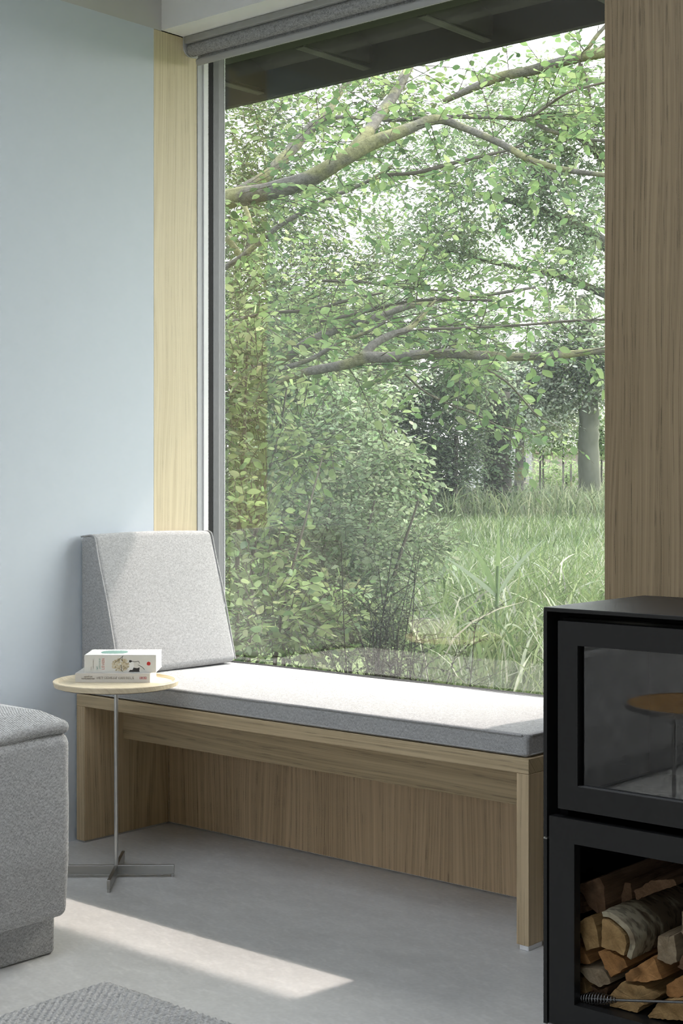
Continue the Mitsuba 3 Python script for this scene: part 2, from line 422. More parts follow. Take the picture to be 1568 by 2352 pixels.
# ------------------------------------------------------------------ seat cushion
def cushion_slab(x0, x1, y0, y1, z0, z1, r=0.012, nx=60, ny=16, nz=4, crown=0.006):
    """A padded slab: softened edges, slightly crowned top, gently wavy sides."""
    m = rbox(x0, x1, y0, y1, z0, z1, r, sub=3)
    m = trimesh.Trimesh(*trimesh.remesh.subdivide_to_size(m.vertices, m.faces, 0.05), process=True)
    v = m.vertices.copy()
    fx, fy = (v[:, 0] - x0) / (x1 - x0), (v[:, 1] - y0) / (y1 - y0)
    up = np.clip((v[:, 2] - z0) / (z1 - z0), 0, 1)
    dome = np.clip(1 - (2 * fx - 1) ** 8, 0, 1) * np.clip(1 - (2 * fy - 1) ** 4, 0, 1)
    v[:, 2] += crown * dome * up + 0.004 * (meshkit.noise(np.c_[v[:, 0] * 3.1, v[:, 1] * 5, v[:, 2] * 0]) - 0.5) * up
    v[:, 1] += 0.003 * (meshkit.noise(np.c_[v[:, 0] * 5.3, v[:, 2] * 9, v[:, 2] * 0 + 3]) - 0.5)
    return trimesh.Trimesh(v, m.faces, process=False)


sc_ = thing('seat_cushion', 'long pale grey seat cushion lying on the oak window bench', 'cushion')
CX0, CX1, CY0, CY1, CZ0, CZ1 = 0.020, 1.672, 0.006, 0.562, 0.4575, 0.512
obj('pad', cushion_slab(CX0, CX1, CY0, CY1, CZ0, CZ1, 0.010), 'm_fabric', parent=sc_, smooth=35)


def loop_piping(x0, x1, y0, y1, z, r=0.0028, rc=0.03, wob=0.002, n=160):
    pts = []
    for cx, cy, a0 in ((x1 - rc, y0 + rc, -90), (x1 - rc, y1 - rc, 0), (x0 + rc, y1 - rc, 90), (x0 + rc, y0 + rc, 180)):
        for a in np.radians(np.linspace(a0, a0 + 90, 7)):
            pts.append((cx + rc * math.cos(a), cy + rc * math.sin(a), z))
    pts.append(pts[0])
    P = np.array(pts)
    s = np.r_[0, np.cumsum(np.linalg.norm(np.diff(P, axis=0), axis=1))]
    q = np.linspace(0, s[-1], n)
    Q = np.stack([np.interp(q, s, P[:, k]) for k in range(3)], 1)
    Q[:, 2] += wob * (meshkit.noise(Q * 4.0) - 0.5)
    return tube(Q, r, 9, cap=False)


obj('piping', loop_piping(CX0, CX1, CY0 - 0.001, CY1, CZ1 - 0.003, rc=0.014), 'm_piping', parent=sc_)
obj('piping', loop_piping(CX0, CX1, CY0 - 0.0005, CY1, CZ0 + 0.006, r=0.0018, rc=0.014, wob=0.0), 'm_piping', parent=sc_)
obj('corner_seam', tube([(CX1 - 0.004, CY0 + 0.0025, CZ0 + 0.008), (CX1 - 0.004, CY0 + 0.0025, CZ1 - 0.006)], 0.0016, 6), 'm_piping', parent=sc_)

# ------------------------------------------------------------------ back cushion (a wedge)
bc = thing('back_cushion', 'pale grey wedge back cushion leaning upright against the blue-grey wall', 'cushion')
BY0, BY1, BZ0, BZ1 = 0.018, 0.532, 0.5185, 0.948
r = 0.020
wedge = hull([((0.004 + r, y, BZ0 + r), r) for y in (BY0 + r, BY1 - r)] + [((0.182 - r, y, BZ0 + r), r) for y in (BY0 + r, BY1 - r)] +
             [((0.004 + r, y, BZ1 - r), r) for y in (BY0 + r, BY1 - r)] + [((0.072 - r, y, BZ1 - r), r) for y in (BY0 + r, BY1 - r)], sub=4)
wm = trimesh.Trimesh(*trimesh.remesh.subdivide_to_size(wedge.vertices, wedge.faces, 0.035), process=True)
v = wm.vertices.copy()
fy, fz = np.clip((v[:, 1] - BY0) / (BY1 - BY0), 0, 1), np.clip((v[:, 2] - BZ0) / (BZ1 - BZ0), 0, 1)
front = np.clip((v[:, 0] - 0.03) / 0.04, 0, 1)
v[:, 0] += 0.009 * front * np.clip(1 - (2 * fy - 1) ** 4, 0, 1) * np.clip(1 - (2 * fz - 1) ** 4, 0, 1)
v[:, 2] += 0.005 * fz * np.clip(1 - (2 * fy - 1) ** 2, 0, 1)
obj('pad', trimesh.Trimesh(v, wm.faces, process=False), 'm_fabric', parent=bc, smooth=35)
for y in (BY0 + 0.006, BY1 - 0.006):
    P = smooth_path([(0.006, y, BZ1 - 0.006), (0.045, y, BZ1 - 0.001), (0.062, y, BZ1 - 0.003), (0.0725, y, BZ1 - 0.016), (0.090, y, BZ1 - 0.085), (0.130, y, (BZ0 + BZ1) / 2), (0.1805, y, BZ0 + 0.012)], 6)
    obj('piping', tube(P, 0.0028, 10), 'm_piping', parent=bc)

# ------------------------------------------------------------------ side table with books
tc = np.array([0.427, -0.197])
fwd, rgt = np.array([-0.669, 0.743]), np.array([0.743, 0.669])
st = thing('side_table', 'small round side table with pale oak tray on a steel cross base beside the bench', 'side table')
TZ, TR = 0.556, 0.176
tray = lathe([(0.0001, TZ - 0.019), (TR - 0.016, TZ - 0.019), (TR - 0.004, TZ - 0.015), (TR, TZ - 0.002), (TR - 0.002, TZ), (TR - 0.011, TZ), (TR - 0.019, TZ - 0.0075), (0.0001, TZ - 0.0075)], (tc[0], tc[1], 0), 96)
obj('tray', tray, 'm_tray', parent=st, smooth=40)
pole = trimesh.creation.cylinder(radius=0.0058, height=TZ - 0.019 - 0.034, sections=20); pole.apply_translation((tc[0], tc[1], (TZ - 0.019 + 0.034) / 2))
obj('pole', pole, 'm_steel', parent=st, smooth=40)
pl = trimesh.creation.cylinder(radius=0.045, height=0.004, sections=40); pl.apply_translation((tc[0], tc[1], TZ - 0.0212))
obj('mounting_plate', pl, 'm_steel', parent=st, smooth=40)


def bar_along(dirn, half, w, z0, z1):
    m = box(-half, half, -w / 2, w / 2, z0, z1, 0.0008)
    a = math.atan2(dirn[1], dirn[0])
    m.apply_transform(trimesh.transformations.rotation_matrix(a, [0, 0, 1])); m.apply_translation((tc[0], tc[1], 0)); return m


for d_ in (fwd, rgt):
    arm = obj('base_bar', bar_along(d_, 0.163, 0.0095, 0.0095, 0.0345), 'm_steel_brushed', parent=st)
    for s_ in (-1, 1):
        f_ = trimesh.creation.cylinder(radius=0.0042, height=0.0095, sections=14); f_.apply_translation((*(tc + d_ * s_ * 0.158), 0.00475))
        obj('foot', f_, 'm_steel', parent=arm, smooth=40)


def placed(m, origin, ang):
    m = m.copy(); m.apply_transform(trimesh.transformations.rotation_matrix(ang, [0, 0, 1])); m.apply_translation(origin); return m


def spine_text(text, h, cx, cz, ydepth=-0.0004, bold=False, rot=0.0, track=None):
    """Lettering on a spine in book space (x along the spine, z up, facing -y)."""
    m = meshkit.text_mesh(text, h, 0.0004, bold=bold)
    b = m.bounds; m.apply_translation((-(b[0][0] + b[1][0]) / 2, -(b[0][1] + b[1][1]) / 2, 0))
    if track:
        m.apply_scale((track, 1, 1))
    m.apply_transform(trimesh.transformations.rotation_matrix(rot, [0, 0, 1]))
    m.apply_transform(trimesh.transformations.rotation_matrix(math.pi / 2, [1, 0, 0]))
    m.apply_translation((cx, ydepth, cz)); return m


def flat_poly(pts, y=-0.0004, t=0.0003):
    """A thin print on the spine: polygon in (x, z)."""
    return prism(pts, 'y', y, y + t)


def disc(cx, cz, rx, rz, n=28, y=-0.0004):
    a = np.linspace(0, 2 * np.pi, n, endpoint=False)
    return flat_poly(np.c_[cx + rx * np.cos(a), cz + rz * np.sin(a)], y)


BZ = TZ - 0.0075
ang1 = math.atan2(rgt[1], rgt[0]) - 0.045
# lower book
q0 = at_z(172.5, 1567.5, BZ)
bk = thing('book', 'thin cream paperback at the bottom of the stack on the side table', 'book', 'books on the side table')
o1 = np.array([q0[0], q0[1], BZ + 0.0003])
L1, T1, D1 = 0.2115, 0.0255, 0.135
obj('cover', placed(cat([box(0, L1, 0, D1, 0, 0.001), box(0, L1, 0, D1, T1 - 0.001, T1), box(0, L1, 0, 0.0015, 0.0005, T1 - 0.0005)]), o1, ang1), 'm_cover_grey', parent=bk)
obj('page_block', placed(box(0.0015, L1 - 0.0015, 0.0015, D1 - 0.002, 0.001, T1 - 0.001), o1, ang1), 'm_paper', parent=bk)
obj('title', placed(spine_text('HET GEHEIM VAN BOLS', 0.0068, 0.114, T1 * 0.50, track=0.98), o1, ang1), 'm_ink', parent=bk)
obj('author', placed(cat([spine_text('MARTIN', 0.0036, 0.037, T1 * 0.63, bold=True, track=1.15), spine_text('HENDRIKSMA', 0.0036, 0.037, T1 * 0.41, bold=True, track=1.15)]), o1, ang1), 'm_ink', parent=bk)
obj('publisher_mark', placed(flat_poly([(0.182, T1 * .38), (0.202, T1 * .38), (0.202, T1 * .62), (0.182, T1 * .62)]), o1, ang1), 'm_maroon', parent=bk)
obj('publisher_lettering', placed(spine_text('DE GEUS', 0.0034, 0.192, T1 * .5, -0.0008, bold=True, track=0.95), o1, ang1), 'm_cover_white', parent=bk)
# upper book
bk2 = thing('book', 'thick white paperback with floral spine on top of the book stack', 'book', 'books on the side table')
ang2 = math.atan2(rgt[1], rgt[0]) - 0.02
dx = np.array([math.cos(ang2), math.sin(ang2)]); dy = np.array([-math.sin(ang2), math.cos(ang2)])
o2 = np.array([*(o1[:2] + rgt * 0.0240 + fwd * 0.012), BZ + 0.0003 + T1 + 0.0004])
L2, T2, D2 = 0.2025, 0.0485, 0.140
obj('cover', placed(cat([box(0, L2, 0, D2, 0, 0.0012), prism([(0, T2 - 0.0012), (D2, T2 - 0.0005), (D2, T2 + 0.0007), (0, T2)], 'x', 0, L2), box(0, L2, 0, 0.0015, 0.0006, T2 - 0.0006)]), o2, ang2), 'm_cover', parent=bk2)
obj('page_block', placed(box(0.0012, L2 - 0.0012, 0.0015, D2 - 0.003, 0.0012, T2 - 0.0012), o2, ang2), 'm_paper', parent=bk2)
obj('front_board', placed(box(0.001, L2 - 0.001, 0.001, D2 - 0.001, T2 + 0.0007, T2 + 0.0010), o2, ang2), 'm_cover_white', parent=bk2)
a = np.linspace(0, 2 * np.pi, 30, endpoint=False)
obj('cover_print', placed(prism(np.c_[0.075 + 0.038 * np.cos(a), 0.070 + 0.045 * np.sin(a) * (1 + .2 * np.cos(2 * a))], 'z', T2 + 0.00101, T2 + 0.0013), o2, ang2), 'm_teal', parent=bk2)
rr = math.pi / 2
obj('title', placed(cat([spine_text('LEVEN', 0.0075, 0.0530, T2 * .50, rot=rr, track=1.0)]), o2, ang2), 'm_pink', parent=bk2)
obj('subtitle', placed(cat([spine_text('HET', 0.0042, 0.0365, T2 * .28, rot=rr), spine_text('DICHTSTE', 0.0042, 0.0435, T2 * .52, rot=rr)]), o2, ang2), 'm_teal', parent=bk2)
obj('author', placed(cat([spine_text('AFRA', 0.0030, 0.0195, T2 * .25, rot=rr), spine_text('PORTELHOUT', 0.0030, 0.0255, T2 * .50, rot=rr)]), o2, ang2), 'm_ink_pale', parent=bk2)
lr = np.random.default_rng(3)
for key, n_, col in (('flower_print', 95, 'm_blossom'), ('petal_print', 60, 'm_blossom_light')):
    ms = []
    for k in range(n_):
        t_, rad = lr.uniform(0, 2 * np.pi), math.sqrt(lr.uniform(0, 1))
        cx, cz = 0.102 + 0.024 * rad * math.cos(t_), T2 * .45 + T2 * .40 * rad * math.sin(t_)
        s_ = lr.uniform(0.0012, 0.0036)
        cz = min(max(cz, s_ + 0.001), T2 - s_ - 0.001)
        ms.append(disc(cx, cz, s_, s_ * lr.uniform(.6, 1), 8, -0.0004 - 0.0002 * (col == 'm_blossom_light')))
    obj(key, placed(cat(ms), o2, ang2), col, parent=bk2)
obj('pale_print', placed(disc(0.130, T2 * .42, 0.010, T2 * .30, 24, -0.0003), o2, ang2), 'm_cover_white', parent=bk2)
ink = []
for pth in ([(0.086, .58), (0.098, .76), (0.109, .97)], [(0.109, .97), (0.106, .74), (0.108, .66)], [(0.131, .70), (0.142, .62), (0.152, .66), (0.156, .55)], [(0.104, .45), (0.105, .2), (0.108, .05)], [(0.152, .45), (0.163, .32), (0.170, .18)]):
    P = smooth_path([(x, -0.0006, T2 * z) for x, z in pth], 5); ink.append(tube(P, 0.0006, 4))
ink.append(flat_poly([(0.125, 0.002), (0.130, T2 * .16), (0.136, T2 * .14), (0.139, T2 * .29), (0.150, T2 * .25), (0.156, T2 * .31), (0.155, T2 * .08), (0.158, 0.002)], -0.0007))
ink.append(disc(0.130, T2 * .66, 0.0042, 0.0035, 12, -0.0007))
obj('ink_print', placed(cat(ink), o2, ang2), 'm_ink_dark', parent=bk2)
obj('red_seal', placed(disc(0.1815, T2 * .52, 0.0055, 0.0055, 28), o2, ang2), 'm_red', parent=bk2)

# ------------------------------------------------------------------ sofa
sofa = thing('sofa', 'grey woven sofa end with cushion overlap beside the blue-grey wall', 'sofa')
SY1, SY0 = -0.735, -3.30


def soft_block(spheres, size, seed, amp=0.006):
    h = hull(spheres, sub=3)
    m = trimesh.Trimesh(*trimesh.remesh.subdivide_to_size(h.vertices, h.faces, size), process=True)
    v = m.vertices.copy(); n = m.vertex_normals
    v += n * (amp * (meshkit.fbm(v * 6.0, 3, seed) - 0.5))[:, None]
    return trimesh.Trimesh(v, m.faces, process=False)


def corners(x0, x1, y0, y1, z0, z1, r):
    return [((x, y, z), r) for x in (x0 + r, x1 - r) for y in (y0 + r, y1 - r) for z in (z0 + r, z1 - r)]


plinth = soft_block(corners(0.06, 0.838, SY0, SY1 - 0.002, 0.0, 0.13, 0.012), 0.06, 5, 0.003)
obj('plinth', plinth, 'm_sofa', parent=sofa, smooth=40)
body = soft_block(corners(0.03, 0.885, SY0, SY1, 0.096, 0.40, 0.022) + corners(0.03, 0.903, SY0, SY1, 0.22, 0.534, 0.032), 0.05, 9, 0.008)
obj('body', body, 'm_sofa', parent=sofa, smooth=40)
topc = hull([((x, y, 0.544), 0.016) for x in (0.06, 0.885) for y in (SY0 + .03, SY1 - 0.022)] + [((x, y, 0.561), 0.018) for x in (0.08, 0.83) for y in (SY0 + .06, SY1 - 0.05)] + [((x, y, 0.585), 0.02) for x in (0.15, 0.66) for y in (SY0 + .2, SY1 - 0.20)], 3)
topc = trimesh.Trimesh(*trimesh.remesh.subdivide_to_size(topc.vertices, topc.faces, 0.05), process=True)
v = topc.vertices.copy()
edge = np.clip((v[:, 0] - 0.78) / 0.1, 0, 1)
v[:, 2] -= 0.010 * edge * (0.5 + 0.5 * np.sin(v[:, 1] * 19.0 + 1.0))
v[:, 2] += 0.008 * (meshkit.fbm(v * 5, 3, 4) - 0.5)
obj('seat_cushion', trimesh.Trimesh(v, topc.faces, process=False), 'm_sofa', parent=sofa, smooth=40)
obj('backrest', soft_block(corners(0.02, 0.24, SY0, -1.25, 0.50, 0.82, 0.05), 0.08, 12, 0.012), 'm_sofa', parent=sofa, smooth=40)
obj('back_pillow', soft_block(corners(0.22, 0.42, -2.2, -1.35, 0.60, 0.90, 0.07), 0.07, 15, 0.015), 'm_sofa', parent=sofa, smooth=40)

# ------------------------------------------------------------------ rug
rug = thing('rug', 'flat grey chunky woven rug on the concrete floor, its corner in view', 'rug')
RX0, RY1 = 1.103, -0.812
xs = np.r_[np.arange(RX0, RX0 + 0.62, 0.0016), np.linspace(RX0 + 0.62, 3.3, 60)[1:]]
ys = np.r_[np.arange(RY1, RY1 - 0.46, -0.0016), np.linspace(RY1 - 0.46, -3.1, 60)[1:]]
gx, gy = np.meshgrid(xs, ys, indexing='ij')
cx_, cy_ = 0.0185, 0.0115
row = np.floor((RY1 - gy) / cy_)
fx_ = ((gx - RX0) / cx_ + 0.5 * (row % 2)) % 1.0
fy_ = ((RY1 - gy) / cy_) % 1.0
hx = np.sin(np.pi * fx_) ** 0.7; hy = np.sin(np.pi * fy_) ** 0.7
cell = meshkit.noise(np.stack([np.floor((gx - RX0) / cx_ + 0.5 * (row % 2)) * 3.7, row * 2.3, row * 0 + 0.5], -1))
pit = np.exp(-((fx_ - 0.5) / 0.22) ** 2 - ((fy_ - 0.5) / 0.32) ** 2)
strand = 0.5 + 0.5 * np.sin((gx - RX0) * 2 * np.pi / 0.0062 + 2.2 * np.sin((RY1 - gy) * 2 * np.pi / 0.023))
zz = 0.0125 - 0.0115 * pit * (0.25 + 0.9 * cell) + 0.0018 * strand * hy - 0.0012 * (1 - hy) + 0.0012 * meshkit.noise(np.stack([gx * 300, gy * 300, gx * 0], -1))
edge_d = np.minimum(gx - RX0, RY1 - gy)
zz = np.where(edge_d < 0.004, 0.0005 + zz * np.clip(edge_d / 0.004, 0, 1), zz)
nx_, ny_ = len(xs), len(ys)
idx = np.arange(nx_ * ny_).reshape(nx_, ny_)
f_ = np.vstack([np.stack([idx[:-1, :-1].ravel(), idx[1:, 1:].ravel(), idx[1:, :-1].ravel()], 1), np.stack([idx[:-1, :-1].ravel(), idx[:-1, 1:].ravel(), idx[1:, 1:].ravel()], 1)])
obj('weave', trimesh.Trimesh(np.stack([gx.ravel(), gy.ravel(), zz.ravel()], 1), f_, process=False), 'm_rug', parent=rug, smooth=True)
fr = []
for k in range(330):
    x = RX0 + 0.003 + k * 0.0028 + rng.uniform(-.001, .001)
    ln = rng.uniform(0.004, 0.013) * (0.4 + 1.1 * (math.sin(x * 17) > -0.2))
    fr.append(tube([(x, RY1 - 0.003, 0.006), (x + rng.uniform(-.003, .003), RY1 + ln * .5, 0.006), (x + rng.uniform(-.006, .006), RY1 + ln, 0.002)], [0.0011, 0.0008, 0.0004], 3))
obj('fringe', cat(fr), 'm_rug', parent=rug, kind='stuff', label='short frayed fringe along the edge')

# ------------------------------------------------------------------ wood stove
stv = thing('wood_stove', 'black steel cube wood stove with glass door and log store below', 'stove')
X0, X1, Y0, Y1, ZT = 1.962, 2.562, -0.370, 0.045, 0.857
t_ = 0.0085
ZM = 0.381
obj('shell', cat([box(X0, X1, Y0, Y1, ZT - t_, ZT, 0.001), box(X0, X0 + t_, Y0, Y1, ZM + 0.003, ZT - t_ + 0.001), box(X1 - t_, X1, Y0, Y1, ZM + 0.003, ZT - t_ + 0.001), box(X0 + t_, X1 - t_, Y1 - 0.01, Y1, ZM, ZT - t_)]), 'm_stove', parent=stv)
obj('inner_body', cat([box(X0 + 0.028, X0 + 0.042, Y0 + 0.03, Y1 - 0.02, 0.44, 0.835), box(X1 - 0.042, X1 - 0.028, Y0 + 0.03, Y1 - 0.02, 0.44, 0.835), box(X0 + 0.042, X1 - 0.042, Y0 + 0.03, Y1 - 0.02, 0.815, 0.835), box(X0 + 0.042, X1 - 0.042, Y0 + 0.03, Y1 - 0.02, 0.44, 0.47), box(X0 + 0.042, X1 - 0.042, Y1 - 0.05, Y1 - 0.02, 0.47, 0.815)]), 'm_soot', parent=stv, label='sooty firebox lining')


def frame_mesh(x0, x1, z0, z1, ix0, ix1, iz0, iz1, y0, y1):
    p = sg.Polygon([(x0, z0), (x1, z0), (x1, z1), (x0, z1)], [[(ix0, iz0), (ix1, iz0), (ix1, iz1), (ix0, iz1)]])
    m = trimesh.creation.extrude_polygon(p, y1 - y0, engine='earcut')
    v = m.vertices; m = trimesh.Trimesh(np.stack([v[:, 0], y1 - v[:, 2], v[:, 1]], 1), m.faces, process=False); m.fix_normals(); return m


door = obj('door', frame_mesh(X0 + 0.035, X1 - 0.035, 0.4475, 0.831, X0 + 0.0815, X1 - 0.0815, 0.497, 0.783, Y0 + 0.000, Y0 + 0.028), 'm_stove', parent=stv)
obj('bottom_bead', box(X0 + 0.0815, X1 - 0.0815, Y0 + 0.001, Y0 + 0.012, 0.4965, 0.4985), 'm_stove_edge', parent=door)
gl = trimesh.Trimesh([[X0 + 0.089, Y0 + 0.013, 0.49], [X1 - 0.07, Y0 + 0.013, 0.49], [X1 - 0.07, Y0 + 0.013, 0.79], [X0 + 0.089, Y0 + 0.013, 0.79]], [[0, 1, 2], [0, 2, 3]], process=False)
obj('glass', gl, 'm_stove_glass', parent=door)
obj('gap_lining', cat([box(X0 + t_, X0 + 0.028, Y0 + 0.05, Y0 + 0.06, ZM, ZT - t_), box(X0 + t_, X1 - t_, Y0 + 0.05, Y0 + 0.06, 0.8365, ZT - t_)]), 'm_black_gap', parent=stv)
# log store
lf = obj('log_store_front', frame_mesh(X0 + 0.0145, X1 - 0.0145, 0.004, 0.4295, X0 + 0.0745, X1 - 0.0745, 0.0535, 0.3800, Y0 - 0.001, Y0 + 0.022), 'm_stove', parent=stv)
obj('log_store', cat([box(X0, X0 + t_, Y0, Y1, 0.0, ZM - 0.001), box(X1 - t_, X1, Y0, Y1, 0.0, ZM - 0.001), box(X0 + t_, X1 - t_, Y1 - 0.01, Y1, 0, ZM), box(X0 + 0.03, X1 - 0.03, Y0 + 0.022, Y1 - 0.01, 0.040, 0.050), box(X0 + 0.03, X1 - 0.03, Y0 + 0.022, Y1 - 0.01, 0.40, 0.42), box(X0 + t_ + .001, X1 - t_ - .001, Y0 + 0.03, Y1 - 0.012, 0.0, 0.01)]), 'm_stove', parent=stv)
obj('edge_highlight', box(X0, X0 + t_, Y0, Y0 + 0.02, ZM - 0.001, ZM + 0.0015), 'm_shell_line', parent=stv, label='bright metal edge between the two modules')

# firewood
ZSC = 1499 / 288.0
LOGS = [
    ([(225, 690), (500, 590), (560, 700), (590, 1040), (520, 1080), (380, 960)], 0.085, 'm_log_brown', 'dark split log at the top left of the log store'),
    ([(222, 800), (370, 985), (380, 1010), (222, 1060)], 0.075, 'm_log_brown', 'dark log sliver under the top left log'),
    ([(218, 1130), (410, 1050), (470, 1180), (505, 1440), (345, 1490)], 0.050, 'm_log_tan', 'squarish tan split log left of the bark-covered log'),
    ([(525, 1085), (620, 1110), (730, 1200), (810, 1290), (835, 1400), (800, 1545), (650, 1480), (512, 1435)], 0.035, 'm_log_tan', 'large half-round birch log with rough bark in the middle'),
    ([(470, 1490), (600, 1465), (650, 1492), (790, 1560), (850, 1670), (640, 1810), (560, 1690)], 0.045, 'm_log_orange', 'orange split log under the bark-covered log'),
    ([(212, 1655), (500, 1690), (560, 1705), (632, 1818), (640, 1880), (490, 1920), (350, 1830)], 0.050, 'm_log_grey', 'pale split log with a frayed top edge at the left'),
    ([(215, 1330), (310, 1440), (400, 1610), (400, 1640), (215, 1640)], 0.060, 'm_log_orange', 'reddish log half hidden by the left frame'),
    ([(225, 1770), (300, 1790), (330, 1850), (370, 1990), (230, 2010)], 0.055, 'm_log_tan', 'narrow log at the lower left behind the poker'),
    ([(795, 1750), (900, 1690), (1130, 1540), (1165, 1570), (1265, 1820), (1050, 1860), (810, 1850)], 0.040, 'm_log_orange', 'triangular split log with torn grain in the centre'),
    ([(1195, 1290), (1330, 1300), (1400, 1280), (1440, 1620), (1360, 1660), (1180, 1580)], 0.050, 'm_log_grey', 'grey cracked square log right of the bark-covered log'),
    ([(610, 2010), (760, 1845), (1000, 1885), (1260, 2000), (1100, 2110), (980, 2165), (960, 2230), (610, 2150)], 0.045, 'm_log_tan', 'wide split log at the bottom behind the poker'),
    ([(1070, 2250), (1200, 2090), (1330, 2060), (1560, 2050), (1620, 2250), (1560, 2330), (1090, 2290)], 0.040, 'm_log_tan', 'tan log at the bottom right corner of the store'),
    ([(1425, 1680), (1480, 1520), (1640, 1480), (1660, 1740), (1510, 1725)], 0.055, 'm_log_brown', 'brown log at the right edge below the grey log'),
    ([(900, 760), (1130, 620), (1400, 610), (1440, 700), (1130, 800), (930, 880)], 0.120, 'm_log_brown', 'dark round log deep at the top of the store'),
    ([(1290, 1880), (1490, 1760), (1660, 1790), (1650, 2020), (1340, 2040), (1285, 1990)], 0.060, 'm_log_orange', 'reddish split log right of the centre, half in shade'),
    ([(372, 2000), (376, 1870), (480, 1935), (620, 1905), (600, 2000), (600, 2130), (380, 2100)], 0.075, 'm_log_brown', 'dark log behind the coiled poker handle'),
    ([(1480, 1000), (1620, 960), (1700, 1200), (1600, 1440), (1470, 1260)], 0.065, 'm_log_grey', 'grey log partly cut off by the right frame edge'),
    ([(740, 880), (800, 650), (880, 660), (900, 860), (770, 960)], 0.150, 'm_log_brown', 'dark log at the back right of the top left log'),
]
lrng = np.random.default_rng(21)
for poly, dep, m_, lab in LOGS:
    yf = Y0 + dep
    q = sg.Polygon([at_y(1280 + a / ZSC, 1900 + b / ZSC, yf)[[0, 2]] for a, b in poly]).buffer(-0.0012)
    ring = np.array(q.exterior.coords)[:-1]
    # ragged outline
    pts = []
    for i in range(len(ring)):
        a, b = ring[i], ring[(i + 1) % len(ring)]
        n_ = max(2, int(np.linalg.norm(b - a) / 0.006))
        for k in range(n_):
            pts.append(a + (b - a) * k / n_ + (lrng.normal(0, 0.0006, 2) if k else 0))
    pts = np.array(pts); cen = pts.mean(0)
    length = Y1 - 0.016 - yf if dep > 0.1 else min(0.29, Y1 - 0.016 - yf)
    layers, nl = [], 7
    for j in range(nl):
        s_ = j / (nl - 1)
        sc = 1 - 0.06 * s_ - (0.02 if j == 0 else 0)
        yy = yf + s_ * length
        lay = cen + (pts - cen) * sc + lrng.normal(0, 0.0005, pts.shape)
        layers.append(np.c_[lay[:, 0], np.full(len(pts), yy) + (lrng.normal(0, 0.0004, len(pts)) if j in (0,) else 0), lay[:, 1]])
    n_ = len(pts); V = np.vstack(layers); k = np.arange(n_); F = []
    for j in range(nl - 1):
        a0, a1 = j * n_ + k, j * n_ + (k + 1) % n_
        F += [np.stack([a0, a1 + n_, a1], 1), np.stack([a0, a0 + n_, a1 + n_], 1)]
    V = np.vstack([V, [cen[0], yf, cen[1]], [cen[0], yf + length, cen[1]]])
    F += [np.stack([k, (k + 1) % n_, k * 0 + len(V) - 2], 1), np.stack([(nl - 1) * n_ + (k + 1) % n_, (nl - 1) * n_ + k, k * 0 + len(V) - 1], 1)]
    lm = trimesh.Trimesh(V, np.vstack(F), process=False); lm.fix_normals()
    lk = thing('firewood_log', lab, 'log', 'logs in the stove store')
    obj('wood', lm, m_, parent=lk)
    if 'birch' in lab:
        arc = np.array([at_y(1280 + a / ZSC, 1900 + b / ZSC, yf)[[0, 2]] for a, b in ((530, 1072), (625, 1095), (742, 1188), (826, 1282), (852, 1400), (815, 1550))])
        A = smooth_path(np.c_[arc, arc[:, 0] * 0], 6)[:, :2]
        no = A - cen; no /= np.linalg.norm(no, axis=1, keepdims=True)
        rows = []
        nj = 30
        for j in range(nj):
            yy = yf + 0.006 + j / (nj - 1) * (length - 0.01)
            h_ = 0.007 + 0.005 * meshkit.fbm(np.c_[A[:, 0] * 90, np.full(len(A), yy * 60), A[:, 1] * 90], 3, 2)
            rows.append(np.c_[A[:, 0] + no[:, 0] * h_, np.full(len(A), yy) + 0.003 * meshkit.noise(np.c_[A * 200, A[:, :1] * 0]), A[:, 1] + no[:, 1] * h_])
        G = np.array(rows); na = len(A)
        inner = np.array([np.c_[A[:, 0], np.full(na, yf + 0.004), A[:, 1]]])
        G = np.concatenate([inner, G]); nj += 1
        ii = np.arange(nj * na).reshape(nj, na)
        F = np.vstack([np.stack([ii[:-1, :-1].ravel(), ii[1:, :-1].ravel(), ii[1:, 1:].ravel()], 1), np.stack([ii[:-1, :-1].ravel(), ii[1:, 1:].ravel(), ii[:-1, 1:].ravel()], 1)])
        obj('bark', trimesh.Trimesh(G.reshape(-1, 3), F, process=False), 'm_log_bark', parent=lk, smooth=50)

# poker with a coiled handle
pk = thing('fire_poker', 'iron poker with a coiled spring handle lying before the logs', 'poker')
YP = Y0 + 0.030
pa, pb, pc = at_y(1329, 2292, YP), at_y(1416, 2297, YP), at_y(1640, 2304, YP)
tt = np.linspace(0, 1, 300)
axis = pa + (pb - pa) * tt[:, None]
rad = 0.0035 + 0.0085 * np.sin(np.pi * np.clip(tt, 0, 1) ** 0.85) ** 0.9
phi = tt * 2 * np.pi * 13
coil = axis + np.stack([np.zeros_like(tt), np.cos(phi), np.sin(phi)], 1) * rad[:, None]
obj('handle_coil', tube(coil, 0.0013, 5), 'm_iron', parent=pk, smooth=True)
obj('rod', tube([pa, pb, pc], 0.0028, 8), 'm_iron', parent=pk, smooth=40)

